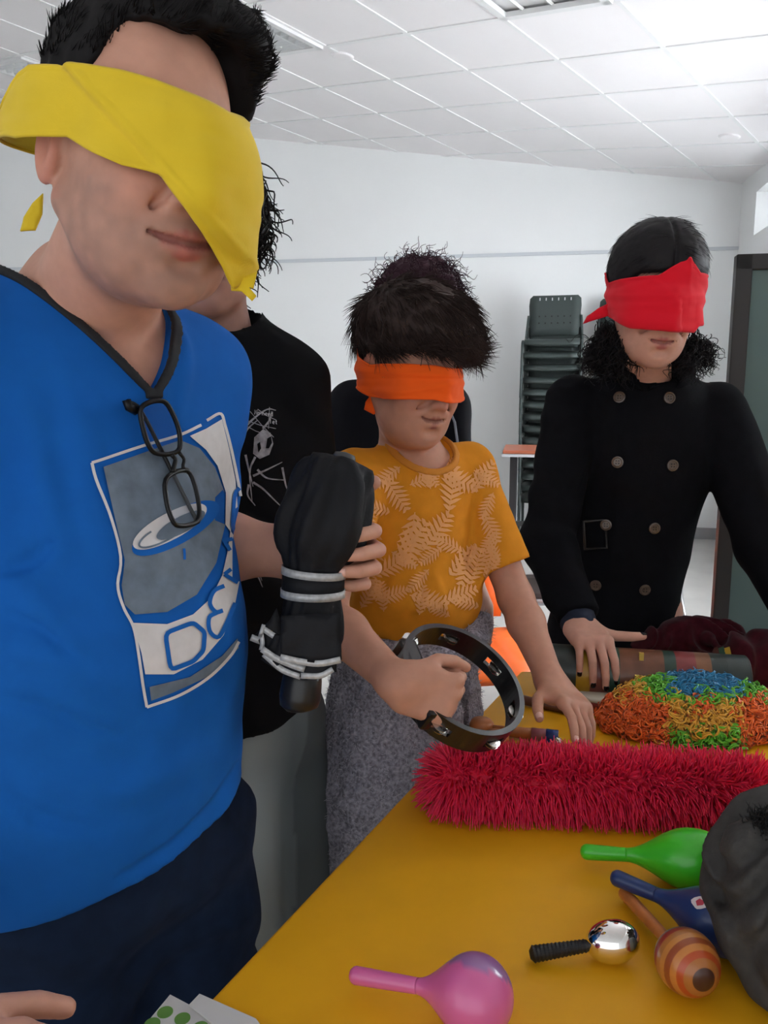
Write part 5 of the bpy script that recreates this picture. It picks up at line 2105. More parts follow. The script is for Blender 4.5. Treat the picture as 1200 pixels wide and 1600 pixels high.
hb_l, tips_bl, _ = hand(WLb, np.array([-0.5, -0.75, 0.2]), P(945, 1148, 1.17) - WLb, 0.82, {'index': (8, 18, 10), 'middle': (22, 22, 12), 'ring': (30, 25, 15), 'pinky': (32, 28, 15)},
                        spread={'index': 10, 'middle': 2, 'ring': -5, 'pinky': -12}, dorsal=(0.1, -0.45, 0.85), thumb=((0.75, 0.55, -0.3), (0.45, 0.85, -0.25), (0.3, 0.92, -0.25)))
al = uni(0.015, cap(SLb, ELb, 0.036, 0.030), cap(ELb, ELb + (WLb - ELb) * 0.3, 0.030, 0.031), cap(ELb + (WLb - ELb) * 0.3, WLb, 0.031, 0.0215))
fl = lambda p: sm(al(p), hb_l(p), 0.018)
lo, hi = bbox(SLb, ELb, WLb, P(950, 1160, 1.15), pad=0.05)
pieces.append(sdf_mesh(fl, lo, hi, 0.0026))
gripY = unit(np.array([0.75, -0.05, -0.22]))
hb_r, tips_br, _ = hand(WRb, (0.25, 0.15, 0.95), gripY, 0.84, {k: (78, 80, 45) for k in FL}, dorsal=(-0.3, -0.8, 0.2), thumb=((0.5, 0.6, -0.6), (0.1, 0.85, -0.5), (-0.2, 0.9, -0.4)))
ar = uni(0.015, cap(SRb, ERb, 0.036, 0.031), cap(ERb, ERb + (WRb - ERb) * 0.3, 0.031, 0.033), cap(ERb + (WRb - ERb) * 0.3, WRb, 0.033, 0.0225))
fr_ = lambda p: sm(ar(p), hb_r(p), 0.018)
lo, hi = bbox(SRb, ERb, WRb, WRb + gripY * 0.16, WRb + gripY * 0.1 + [0, 0.08, 0], pad=0.06)
pieces.append(sdf_mesh(fr_, lo, hi, 0.0026))
zb = N_b[2]
legs_b = uni(0.04, cap(BT(0.045, 0.02, -0.46), BT(0.045, 0.02, (-zb + 0.07) / 1.06), 0.05, 0.034), cap(BT(-0.07, 0, -0.46), BT(-0.085, 0, (-zb + 0.07) / 1.06), 0.05, 0.034), cap(BT(0, 0, -0.15), BT(0, 0, -0.48), 0.06, 0.075))
lo, hi = bbox(BT(0.1, 0, -0.1), BT(-0.1, 0, -zb + 0.04), pad=0.1)
pieces.append(sdf_mesh(legs_b, lo, hi, 0.012))
V, F = merge(pieces)
mobj('body', V, F, M_skin, boy, col=col_b(V))
nails(tips_bl, mat('nail', (0.78, 0.45, 0.37), 0.35), boy, ('index', 'middle', 'ring', 'pinky', 'thumb'))
# T-shirt
SLe, SRe = SLb + (ELb - SLb) * 0.80, SRb + (ERb - SRb) * 0.72
cbL, cbR = halfspace(SLb + (ELb - SLb) * 0.76, ELb - SLb), halfspace(SRb + (ERb - SRb) * 0.68, ERb - SRb)
sbL, sbR = cap(SLb, SLe, 0.044, 0.052), cap(SRb, SRe, 0.044, 0.052)
shb0 = uni(0.035, tor_b, ell(BT(0, -0.008, -0.235), (0.122, 0.098, 0.075), A_b), lambda p: np.maximum(sbL(p), cbL(p)), lambda p: np.maximum(sbR(p), cbR(p)))
folds_b = [([(640, 960), (655, 930), (665, 890), (690, 860)], -0.006, 0.008), ([(620, 965), (640, 935), (650, 900)], 0.005, 0.008), ([(700, 960), (690, 930), (680, 900)], 0.005, 0.008), ([(590, 950), (600, 910), (620, 870)], -0.004, 0.010),
           ([(745, 745), (740, 820), (735, 890)], -0.006, 0.008), ([(560, 920), (620, 945), (690, 950), (740, 935)], 0.006, 0.014), ([(600, 780), (660, 800), (720, 790)], 0.003, 0.012)]
shb1 = lambda p: shb0(p) - 0.0035 * vnoise(p, 16, 41) - 0.0012 * vnoise(p, 45, 42)
shb2 = with_folds(shb1, folds_b, 1.0, 1.7)
ncut = ell(BT(0, -0.035, 0.030), (0.062, 0.070, 0.055), A_b)
Nb32, Ab0 = N_b.astype(np.float32), A_b[:, 0].astype(np.float32)


def tee_b(p):
    d = shb2(p)
    d = np.maximum(d, BT(0, 0, -0.315)[2] - p[:, 2])
    return np.maximum(d, -ncut(p))


lo, hi = bbox(SLe, SRe, BT(0, -0.15, -0.3), BT(0, 0.12, -0.3), BT(0.1, 0, 0.02), BT(-0.1, 0, 0.02), pad=0.07)
M_bt = mat('orange_jersey', (0.70, 0.265, 0.018), 0.9, spec=0.15, noise=(40, 0.05), bump=(900, 0.15, 0.0005))
teeb = sdf_obj('t_shirt', tee_b, lo, hi, 0.0045, M_bt, boy)
cb = lambda p: np.maximum(np.abs(shb2(p)) - 0.0035, np.abs(ncut(p) - 0.004) - 0.006)
lo, hi = bbox(BT(0.09, -0.11, -0.09), BT(-0.09, 0.10, 0.09), BT(0.09, 0.1, 0), BT(-0.09, -0.1, 0), pad=0.02)
sdf_obj('collar', cb, lo, hi, 0.0026, mat('orange_ribbing', (0.60, 0.22, 0.02), 0.85), teeb)


def fern(cx, cy, ln, ang, wid=0.50, n=8):
    """fern frond in pixel space"""
    c, s = math.cos(math.radians(ang)), math.sin(math.radians(ang))
    out = []

    def R2(x, y):
        return (cx + x * c - y * s, cy + x * s + y * c)
    out.append(stroke(np.array([R2(0, 0), R2(ln * 0.5, ln * 0.02), R2(ln, 0)]), np.array([1.6, 1.4, 0.6])))
    for i in range(n):
        t = 0.08 + 0.88 * i / (n - 1)
        L_ = ln * wid * (math.sin(math.pi * min(1, 0.25 + 0.75 * (1 - t))) ** 0.8 * 0.9 + 0.08) * (1 - 0.72 * t)
        for sd_ in (-1, 1):
            x0, y0 = t * ln, 0
            x1, y1 = x0 + L_ * 0.55, sd_ * L_
            w_ = ln * 0.046
            V2 = np.array([R2(x0 - w_, y0), R2((x0 + x1) / 2 - w_ * 0.9, (y0 + y1) / 2), R2(x1, y1), R2((x0 + x1) / 2 + w_, (y0 + y1) / 2), R2(x0 + w_, y0)])
            out.append((V2, [(0, 1, 3, 4), (1, 2, 3)]))
    return out


shp = []
rf = random.Random(3)
spots = [(600, 745, 62, 60), (648, 800, 80, 95), (700, 800, 70, -80), (735, 770, 58, -55), (690, 740, 60, 20), (625, 730, 50, 150), (590, 830, 70, 110), (620, 880, 78, -60), (660, 860, 70, -50), (700, 900, 64, -40), (740, 850, 66, 100),
         (585, 900, 60, -30), (640, 930, 60, 10), (690, 940, 56, -20), (730, 915, 60, -70), (755, 800, 52, 70), (770, 850, 50, 95), (570, 770, 55, 80), (565, 950, 50, -60), (715, 720, 46, 160), (770, 770, 44, 110), (670, 890, 44, 140), (610, 800, 46, 190),
         (740, 735, 44, 30), (660, 725, 40, 60), (780, 880, 40, -110), (600, 955, 45, -100), (655, 960, 45, -80), (640, 758, 46, -25), (722, 862, 48, 200), (757, 905, 44, -65), (612, 862, 44, 25), (672, 764, 46, -100), (592, 938, 48, -25), (702, 962, 40, -150), (748, 948, 44, 190), (572, 892, 48, 60), (690, 855, 42, 150), (776, 830, 40, 130)]
for (x, y, l_, a_) in spots:
    shp += fern(x, y, l_, a_ + rf.uniform(-8, 8))
tb_hit = lambda p: tee_b(p)
decal('fern_print', shp, tb_hit, 1.0, 1.7, 0.0016, mat('peach_print', (0.80, 0.38, 0.15), 0.9, spec=0.15), teeb, 60, kind='stuff')
# black trousers and the fleece tied round the waist
def trous_b(p):
    d = uni(0.05, ell(BT(0, 0, -0.42), (0.105, 0.085, 0.11), A_b), cap(BT(0.045, 0.02, -0.46), BT(0.045, 0.02, (-zb + 0.06) / 1.06), 0.066, 0.052), cap(BT(-0.07, 0, -0.46), BT(-0.085, 0, (-zb + 0.06) / 1.06), 0.066, 0.052))(p)
    return np.maximum(np.maximum(d - 0.003 * vnoise(p, 22, 51), 0.04 - p[:, 2]), -off_table(p))


lo, hi = bbox(BT(0.14, 0.1, -0.35), BT(-0.14, -0.1, -0.35), BT(0, 0, -zb), BT(-0.14, 0.1, -0.4), BT(0.14, -0.1, -0.4), pad=0.05)
sdf_obj('trousers', trous_b, lo, hi, 0.008, mat('black_cotton', (0.006, 0.006, 0.007), 0.85), boy)
M_shoe_b = mat('blue_shoe', (0.03, 0.07, 0.25), 0.6)
for s_ in (1, -1):
    c = BT(-0.02 + 0.065 * s_, -0.015, (-zb + 0.035) / 1.06)
    sdf_obj('shoe', lambda p, c=c: np.maximum(uni(0.03, ell(c, (0.042, 0.11, 0.042), A_b), ell(c + [0, 0, 0.03], (0.034, 0.05, 0.045), A_b))(p), 0.001 - p[:, 2]), c - 0.15, c + 0.15, 0.008, M_shoe_b, boy)
zt0, zt1 = BT(0, 0, -0.285)[2], BT(0, 0, -0.72)[2]


def fleece0(p):
    q = (p - Nb32) @ A_b.astype(np.float32)
    t = np.clip((zt0 - p[:, 2]) / (zt0 - zt1), 0, 1)
    a = np.arctan2(q[:, 0], -q[:, 1])
    rx = 0.118 + 0.052 * np.minimum(t * 1.8, 1)
    ry = 0.098 + 0.030 * np.minimum(t * 1.8, 1)
    cx = -0.012 - 0.03 * t
    k0 = np.sqrt(((q[:, 0] - cx) / rx) ** 2 + (q[:, 1] / ry) ** 2)
    d = (k0 - 1) * np.minimum(rx, ry)
    d = d - 0.008 * np.sin(a * 6 + 1.0) * t - 0.006 * vnoise(p, 18, 61) - 0.0035 * vnoise(p, 80, 62)
    # open at the front left where the black trousers show
    gap = np.maximum(np.abs(a - 0.42) - 0.10 - 0.10 * t, 0.12 - t)
    d = np.maximum(d, -gap * 0.1)
    d = smax(d, -(d + 0.022), 0.004)
    return np.maximum(np.maximum(d, p[:, 2] - zt0), zt1 + 0.02 * np.sin(a * 3) - p[:, 2])


tie = seg_chain([BT(0.11, -0.04, -0.29), BT(0.04, -0.105, -0.30), BT(-0.05, -0.105, -0.315), BT(-0.12, -0.03, -0.30)], [0.024, 0.028, 0.028, 0.026])
fleece = lambda p: np.maximum(sm(fleece0(p), tie(p) - 0.003 * vnoise(p, 80, 63), 0.012), -off_table(p))
lo, hi = bbox(BT(0.19, 0.14, -0.26), BT(-0.22, -0.15, -0.75), BT(-0.22, 0.14, -0.5), BT(0.19, -0.15, -0.5), pad=0.03)
V, F = sdf_mesh(fleece, lo, hi, 0.0055)
M_fl = mat('grey_fleece', (0.30, 0.285, 0.33), 0.95, spec=0.1, noise=(170, 0.5), bump=(260, 0.9, 0.004))
fo = mobj('fleece', V, F, M_fl, boy)
Ps, Ns = sample_mesh(V, F, 15000)
D = unit(Ns * 0.8 + RNG.normal(size=Ns.shape) * 0.5)
SV, SF = strands(Ps, D, RNG.uniform(0.003, 0.008, len(Ps)), 0.0007, 2, RNG.normal(size=Ns.shape) * 0.5, curl=None)
mobj('fleece_pile', SV, SF, mat('grey_pile', (0.50, 0.48, 0.54), 0.95, spec=0.1), fo, kind='stuff')
# blindfold
ears_b = uni(0.0, ell((-0.078, 0.016, -0.004), (0.006, 0.02, 0.033)), ell((0.078, 0.016, -0.004), (0.006, 0.02, 0.033)))
hull_b = lambda p: sm(sm(HP_b['hull'](p) - 0.003, HP_b['nose'](p), 0.03), ears_b(p), 0.02)
M_or = mat('orange_cotton', (0.95, 0.115, 0.010), 0.9, spec=0.15, bump=(700, 0.2, 0.0006), sheen=0.1)
up = [(578, 570), (600, 568), (640, 569), (680, 572), (720, 576)]
lw = [(580, 620), (600, 623), (640, 624), (680, 625), (700, 630), (718, 629)]
hid = [(85, -0.012, 0.033), (110, -0.01, 0.033), (140, -0.012, 0.032), (180, -0.018, 0.028), (-150, -0.018, 0.03)]


def layer_b(X, dr):
    pr = proj(X)
    cv = 612 - 14 * np.clip((pr[:, 0] - 630) / 80, 0, 1) - (pr[:, 1])
    vis = pr[:, 2] < OH_b[1] + 0.04
    return X + dr * ((np.exp(-(cv / 6.0) ** 2) * 0.003 - np.exp(-((pr[:, 1] - 592) / 4.0) ** 2) * 0.0015 + np.exp(-((pr[:, 1] - 583 - (pr[:, 0] - 640) * 0.06) / 4.0) ** 2) * 0.0015) * vis)[:, None]


blindfold('blindfold', AH_b, OH_b, HS_b, hull_b, up, lw, hid, (1.0, 1.5), M_or, boy, off=0.005, wr=0.0013, wfreq=26, layer=layer_b, nt=220, nv=30)
sheet('blindfold_tail', [(577, 620), (592, 622), (592, 640), (584, 648), (569, 640), (571, 628)], [1.29] * 6, M_or, boy)
# hair: thick brown mop, swept to his left
thick_b = lambda q, th: 0.010 + 0.016 * np.clip((q[:, 2] - 0.03) / 0.06, 0, 1) + 0.008 * np.clip(-q[:, 1] / 0.09, 0, 1) * (q[:, 2] > 0.03) + 0.010 * np.clip(q[:, 0] / 0.07, 0, 1)
hc_b = hair_cap(HP_b['cran'], AH_b, OH_b, HS_b, thick_b, [(0, 0.056), (25, 0.052), (45, 0.042), (60, 0.036), (75, 0.036), (90, 0.036), (110, 0.036), (135, 0.03), (180, 0.03)], 0.004)
V, F = sdf_mesh(hc_b, OH_b - 0.16, OH_b + 0.18, 0.004)
M_bh = mat('dark_brown_hair', (0.042, 0.027, 0.024), 0.65, spec=0.15, noise=(60, 0.3))
hb = mobj('hair', V, F, M_bh, boy)


SV, SF = mop(V, F, 11000, AH_b, OH_b, lambda q: np.stack([0.35 + 6 * q[:, 0], -0.45 + 3 * q[:, 1], -0.25 + 0 * q[:, 0]], -1), (0.02, 0.048), 5, lift=0.16, jitter=0.10, grav=0.15)
mobj('hair_strands', SV, SF, M_bh, hb, kind='stuff')

# ---- tambourine in his right hand
tc = P(716, 1070, 1.12)
vd = unit(tc - CAM)
ximg, yimg = CR, -CU
wdir = 0.62 * ximg - 0.78 * yimg
tn = unit(-vd * 0.56 + wdir * 0.83)
R_t, H_t = 0.096, 0.019
tmb = thing('tambourine', 'black tambourine with metal jingles held by the boy', 'tambourine', tc)
M_tb = mat('black_tambourine', (0.008, 0.008, 0.009), 0.3, coat=0.2)
ta = unit(np.cross(tn, WZ))
tb2 = np.cross(tn, ta)
M_jg = mat('jingle_metal', (0.6, 0.58, 0.55), 0.25, metal=1.0)
nseg = 90
ng = 7
vv, ff = [], []
# hoop made of rows with slots: outer and inner wall, gaps where the jingles sit
zs = [-H_t, -0.0065, 0.0065, H_t]
ang = np.arange(nseg) * 2 * math.pi / nseg


def slot(i):
    a = (i % nseg) / nseg * ng
    f_ = a - math.floor(a)
    return 0.30 < f_ < 0.68


def idx(side_, k, i):
    return (side_ * 4 + k) * nseg + (i % nseg)


for side_, rr in ((0, R_t), (1, R_t - 0.008)):
    for k in range(4):
        for i in range(nseg):
            vv.append(tc + tn * zs[k] + rr * (math.cos(ang[i]) * ta + math.sin(ang[i]) * tb2))
for i in range(nseg):
    for k in range(3):
        if k == 1 and slot(i):
            continue
        ff.append((idx(0, k, i), idx(0, k, i + 1), idx(0, k + 1, i + 1), idx(0, k + 1, i)))
        ff.append((idx(1, k, i), idx(1, k + 1, i), idx(1, k + 1, i + 1), idx(1, k, i + 1)))
    ff.append((idx(0, 0, i), idx(1, 0, i), idx(1, 0, i + 1), idx(0, 0, i + 1)))
    ff.append((idx(0, 3, i), idx(0, 3, i + 1), idx(1, 3, i + 1), idx(1, 3, i)))
    if slot(i):
        ff.append((idx(0, 1, i), idx(0, 1, i + 1), idx(1, 1, i + 1), idx(1, 1, i)))
        ff.append((idx(0, 2, i), idx(1, 2, i), idx(1, 2, i + 1), idx(0, 2, i + 1)))
        if not slot(i - 1):
            ff.append((idx(0, 1, i), idx(1, 1, i), idx(1, 2, i), idx(0, 2, i)))
        if not slot(i + 1):
            ff.append((idx(0, 1, i + 1), idx(0, 2, i + 1), idx(1, 2, i + 1), idx(1, 1, i + 1)))
mobj('hoop', vv, ff, M_tb, tmb, smooth=False)
for g in range(ng):
    a = (g + 0.49) / ng * 2 * math.pi
    rd = math.cos(a) * ta + math.sin(a) * tb2
    for s_ in (-1, 1):
        MB().lathe([(-0.0008, 0.003), (0.0, 0.012), (0.0006, 0.012), (0.0018, 0.004)], tc + rd * (R_t - 0.004) + tn * s_ * 0.0022, tn * s_, 20).build('jingle', M_jg, tmb, smooth=False)
    MB().tube([tc + rd * (R_t - 0.004) - tn * 0.012, tc + rd * (R_t - 0.004) + tn * 0.012], 0.0012, 6).build('jingle_pin', M_jg, tmb)
# grip: thick bar closing the hoop on the hand's side
g0 = P(642, 1000, 1.12)
g1 = P(664, 1140, 1.12)
ga = g0 - tc
ga = tc + unit(ga - tn * (ga @ tn)) * R_t
gb_ = g1 - tc
gb_ = tc + unit(gb_ - tn * (gb_ @ tn)) * R_t
gd_ = unit(gb_ - ga)
Ag = np.stack([gd_, tn, np.cross(gd_, tn)], 1)
MB().box((ga + gb_) / 2, (np.linalg.norm(gb_ - ga) / 2, 0.018, 0.014), Ag, 0.006).build('grip', M_tb, tmb)

# ================================================================== the girl
A_g = rotm(-4, 6, 3)
N_g = P(1015, 590, 1.76)


def GT(x, y, z):
    return N_g + A_g @ (np.array([x, y, z]) * 1.09)


girl = thing('person', 'girl in a red blindfold and black double breasted coat, hand on a drum', 'person', N_g * [1, 1, 0])
SLg, SRg = GT(0.143, 0, -0.062), GT(-0.150, 0, -0.058)
dcg = da + (db - da) * ((925 - 852) / (1163 - 852))
ERg, WRg = P(856, 850, 1.70), dcg + np.array([-0.008, 0.055, 0.077])
ELg, WLg = P(1196, 850, 1.70), P(1275, 1000, 1.58)
HP_g = head_parts(jaw=0.90, chin_z=-0.100, nose=0.85, smile=0.005, lip=1.1, full=0.97, mw=0.029)
AH_g = rotm(-2, 12, 4)
OH_g = P(1022, 468, 1.60)
HS_g = 1.03
head_g = local(scaled(HP_g['full'], HS_g), AH_g, OH_g)
neck_g = cap(OH_g + AH_g @ np.array([0, 0.02, -0.05]), GT(0, 0.0, -0.04), 0.046, 0.052)
skin_g = lambda p: np.maximum(sm(head_g(p), neck_g(p), 0.018), GT(0, 0, -0.08)[2] - p[:, 2])
tone_g = (0.60, 0.32, 0.24)
col_g = skin_col(AH_g, OH_g, HS_g, HP_g, tone_g, (0.45, 0.14, 0.13))
lo, hi = bbox(OH_g - 0.13, OH_g + 0.15, GT(0, 0, -0.09), pad=0.04)
pieces = [sdf_mesh(skin_g, lo, hi, 0.0034)]
hg, tips_g, _ = hand(WRg, (0.95, -0.1, 0.0), np.array([0.08, -0.95, -0.10]), 0.90, {'index': (40, 28, 15), 'middle': (40, 28, 15), 'ring': (40, 30, 15), 'pinky': (36, 32, 15)}, spread={'index': 4, 'middle': 0, 'ring': -4, 'pinky': -10},
                     dorsal=(0, -0.6, 0.8), thumb=((0.85, 0.5, 0.0), (0.97, 0.22, 0.0), (0.99, 0.02, 0.02)))
arg = uni(0.015, cap(SRg, ERg, 0.038, 0.032), cap(ERg, WRg, 0.034, 0.024))
fg = lambda p: sm(arg(p), hg(p), 0.018)
lo, hi = bbox(SRg, ERg, WRg, WRg + [0.1, -0.2, -0.12], WRg + [-0.06, -0.1, -0.05], pad=0.05)
pieces.append(sdf_mesh(fg, lo, hi, 0.0026))
hg2, tips_g2, _ = hand(WLg, (-0.9, -0.1, 0.1), (0.2, -0.5, -0.8), 0.92, {k: (15, 20, 10) for k in FL}, dorsal=(0.2, -0.8, 0.4))
alg = uni(0.015, cap(SLg, ELg, 0.038, 0.032), cap(ELg, WLg, 0.034, 0.024))
fg2 = lambda p: sm(alg(p), hg2(p), 0.018)
lo, hi = bbox(SLg, ELg, WLg, WLg + [0.05, -0.1, -0.16], pad=0.05)
pieces.append(sdf_mesh(fg2, lo, hi, 0.005))
zg = N_g[2]
legs_g = uni(0.04, cap(GT(0.08, 0, -0.5) , N_g * [1, 1, 0] + [0.08, 0.14, 0.07], 0.06, 0.036), cap(GT(-0.08, 0, -0.5), N_g * [1, 1, 0] + [-0.08, 0.14, 0.07], 0.06, 0.036), cap(GT(0, 0, -0.08), GT(0, 0, -0.5), 0.06, 0.08))
lo, hi = bbox(GT(0.14, 0.1, 0), N_g * [1, 1, 0] + [-0.14, -0.05, 0.04], N_g * [1, 1, 0] + [0.14, 0.2, 0.04], pad=0.07)
pieces.append(sdf_mesh(legs_g, lo, hi, 0.013))
V, F = merge(pieces)
mobj('body', V, F, M_skin, girl, col=col_g(V))
nails(tips_g, mat('black_nail_polish', (0.006, 0.004, 0.007), 0.15), girl, ('index', 'middle', 'ring', 'pinky', 'thumb'), 1.0)
# coat
M_coat = mat('black_wool_coat', (0.0050, 0.0050, 0.0068), 0.9, bump=(350, 0.3, 0.001), noise=(50, 0.15), spec=0.1)
coat0 = uni(0.05, ell(GT(0, 0, -0.17), (0.160, 0.112, 0.22), A_g), ell(GT(0, 0, -0.36), (0.138, 0.104, 0.175), A_g), ell(GT(0, 0.02, -0.60), (0.160, 0.118, 0.26), A_g), cap(SLg, SRg, 0.046), cap(GT(0, 0.015, -0.05), GT(0, 0.005, 0.02), 0.09, 0.066),
            cap(GT(0, 0.05, -0.60), GT(0, 0.11, -0.85), 0.14, 0.16))
slg = uni(0.02, cap(SRg, ERg, 0.060, 0.056), cap(ERg, ERg + (WRg - ERg) * 0.95, 0.057, 0.044))
slg2 = uni(0.02, cap(SLg, ELg, 0.060, 0.056), cap(ELg, ELg + (WLg - ELg) * 0.95, 0.057, 0.047))
cuffR = halfspace(ERg + (WRg - ERg) * 0.90, WRg - ERg)
cuffL = halfspace(ELg + (WLg - ELg) * 0.90, WLg - ELg)
ng_cut = ell(GT(0, -0.035, 0.042), (0.056, 0.080, 0.056), A_g)
beltz = lambda p: np.abs(((p - N_g.astype(np.float32)) @ A_g.astype(np.float32))[:, 2] + 0.335) - 0.026


def coat1(p):
    d = coat0(p) - 0.004 * vnoise(p, 13, 71)
    d = sm(d, np.maximum(slg(p) - 0.003 * np.sin(p[:, 2] * 70 + 4 * vnoise(p, 14, 73)) - 0.003 * vnoise(p, 20, 72), cuffR(p)), 0.02)
    d = sm(d, np.maximum(slg2(p) - 0.004 * vnoise(p, 20, 74), cuffL(p)), 0.02)
    q = (p - N_g.astype(np.float32)) @ A_g.astype(np.float32)
    # overlapping front edge
    d = d - 0.004 / (1 + np.exp(np.clip((q[:, 0] + 0.075) / 0.003, -40, 40))) * 0 - 0.0045 / (1 + np.exp(-np.clip((q[:, 0] + 0.072 + 0.06 * np.clip(q[:, 2] + 0.1, -0.1, 0.1)) / 0.0025, -40, 40))) * (q[:, 1] < 0)
    return d


def coat(p):
    d = coat1(p)
    q = (p - N_g.astype(np.float32)) @ A_g.astype(np.float32)
    d = np.maximum(d, -0.88 - q[:, 2])
    return np.maximum(d, -ng_cut(p))


lo, hi = bbox(SLg, SRg, ERg, WRg, ELg, WLg, GT(0.2, 0.2, -0.9), GT(-0.2, -0.2, -0.9), GT(0, -0.1, 0.07), pad=0.08)
ct_o = sdf_obj('coat', coat, lo, hi, 0.006, M_coat, girl)
# belt, collar lapels, epaulettes, cuff, buttons
sdf_obj('belt', lambda p: np.maximum(np.maximum(np.abs(coat0(p) - 0.010) - 0.005, beltz(p)), 0), GT(-0.2, -0.2, -0.42) - 0.03, GT(0.2, 0.2, -0.25) + 0.03, 0.0042, mat('black_belt', (0.009, 0.009, 0.011), 0.6), ct_o)
col_ring = lambda p: np.maximum(np.maximum(np.abs(ell(GT(0, 0.012, -0.005), (0.090, 0.094, 0.096), A_g)(p)) - 0.009, np.abs(((p - N_g.astype(np.float32)) @ A_g.astype(np.float32))[:, 2] - 0.020) - 0.040), -cap(GT(0, -0.12, -0.02), GT(0, -0.03, 0.03), 0.02, 0.06)(p))
lo, hi = bbox(GT(0.12, 0.12, -0.06), GT(-0.12, -0.12, 0.1), GT(0.12, -0.12, 0), GT(-0.12, 0.12, 0), pad=0.03)
sdf_obj('collar', col_ring, lo, hi, 0.0042, M_coat, ct_o)
for s_ in (-1, 1):
    lap = [(1007 + s_ * 4, 612), (1007 + s_ * 22, 566), (1007 + s_ * 50, 574), (1007 + s_ * 60, 592), (1007 + s_ * 30, 600)]
    V2, F2 = tri_fill(lap, 10)
    decal('lapel', [(V2, F2)], coat, 1.3, 2.1, 0.007, M_coat, ct_o, 100).modifiers.new('t', 'SOLIDIFY').thickness = 0.006
    e0, e1_ = GT(s_ * 0.075, 0.0, -0.012), GT(s_ * 0.135, 0.0, -0.030)
    MB().box((e0 + e1_) / 2 + np.array([0, -0.01, 0.006]), (np.linalg.norm(e1_ - e0) / 2, 0.02, 0.003), np.stack([unit(e1_ - e0), unit(np.cross(WZ, e1_ - e0)), np.cross(unit(e1_ - e0), unit(np.cross(WZ, e1_ - e0)))], 1), 0.002).build('epaulette', M_coat, ct_o)
M_btn = mat('horn_button', (0.10, 0.065, 0.045), 0.3, noise=(120, 0.3), coat=0.3)
M_thr = mat('button_thread', (0.01, 0.01, 0.01), 0.8)
for (bx, by) in ((968, 621), (1045, 622), (965, 722), (1050, 727), (947, 820), (1022, 825), (931, 914), (1007, 921)):
    z, X = hit(coat, [bx], [by], 1.3, 2.1, 160)
    if np.isnan(z[0]):
        continue
    nn = sdf_normal(coat, X, 0.012)[0]
    nn = unit(nn * 0.6 - CF * 0.4)
    b = MB().lathe([(0.001, 0.009), (0.003, 0.0125), (0.0055, 0.0122), (0.006, 0.0095), (0.0045, 0.008), (0.0045, 0.001)], X[0], nn, 28).build('button', M_btn, ct_o, smooth=False)
    u_ = unit(np.cross(nn, WZ))
    w_ = np.cross(nn, u_)
    for k in range(4):
        MB().lathe([(0, 0.0014), (0.0008, 0.0014)], X[0] + nn * 0.0045 + (u_ * (0.0028 if k % 2 else -0.0028) + w_ * (0.0028 if k < 2 else -0.0028)), nn, 8).build('button_hole', M_thr, b)
# belt buckle
qs = [(912, 815), (946, 812), (948, 856), (914, 858)]
z, X = hit(coat, [930], [836], 1.3, 2.1, 160)
zz = (z[0] if not np.isnan(z[0]) else 1.5) - 0.016
X = P(np.array([q[0] for q in qs]), np.array([q[1] for q in qs]), zz)
MB().tube(np.concatenate([X, X[:2]]), 0.0035, 8, caps=False).build('buckle', mat('dark_buckle', (0.012, 0.010, 0.010), 0.4), ct_o, smooth=True)
# scrunched blue cuff of the pullover
cq = ERg + (WRg - ERg) * 0.93
wv = unit(WRg - ERg)
sdf_obj('cuff', lambda p: uni(0.01, cap(cq - wv * 0.004, cq + wv * 0.014, 0.036, 0.033))(p) - 0.004 * vnoise(p, 70, 77), cq - 0.07, cq + 0.07, 0.003, mat('navy_knit', (0.012, 0.018, 0.040), 0.9), girl)
# blindfold
hull_g = lambda p: sm(HP_g['hull'](p) - 0.005, HP_g['nose'](p), 0.03)
M_rd = mat('red_cotton', (0.75, 0.010, 0.026), 0.9, spec=0.15, bump=(700, 0.2, 0.0006), sheen=0.1)
up = [(953, 442), (975, 436), (1000, 432), (1030, 430), (1050, 417), (1077, 401), (1092, 426)]
lw = [(952, 494), (965, 502), (985, 512), (1010, 514), (1035, 516), (1060, 518), (1082, 519), (1090, 510)]
hid = [(80, -0.03, 0.05), (100, -0.02, 0.05), (140, -0.02, 0.04), (180, -0.02, 0.035), (-140, -0.02, 0.04), (-100, -0.02, 0.04)]


def layer_g(X, dr):
    pr = proj(X)
    c1 = pr[:, 1] - (455 - 20 * np.clip((pr[:, 0] - 960) / 60, 0, 1) + 35 * np.clip((pr[:, 0] - 1020) / 40, 0, 1) ** 1.5)
    vis = pr[:, 2] < OH_g[1] + 0.04
    return X + dr * ((0.004 / (1 + np.exp(-np.clip(c1, -40, 40) / 2.0)) * (pr[:, 0] < 1062) + 0.002 * np.exp(-((pr[:, 1] - 478 + (pr[:, 0] - 1000) * 0.08) / 5) ** 2) + 0.002 * np.exp(-((pr[:, 1] - 463) / 4) ** 2)) * vis)[:, None]


blindfold('blindfold', AH_g, OH_g, HS_g, hull_g, up, lw, hid, (1.3, 1.9), M_rd, girl, off=0.010, wr=0.0013, wfreq=24, layer=layer_g, nt=260, nv=36)
sheet('blindfold_tail', [(950, 474), (950, 494), (930, 500), (911, 506), (918, 494), (934, 482)], [1.60, 1.60, 1.62, 1.64, 1.63, 1.61], M_rd, girl)
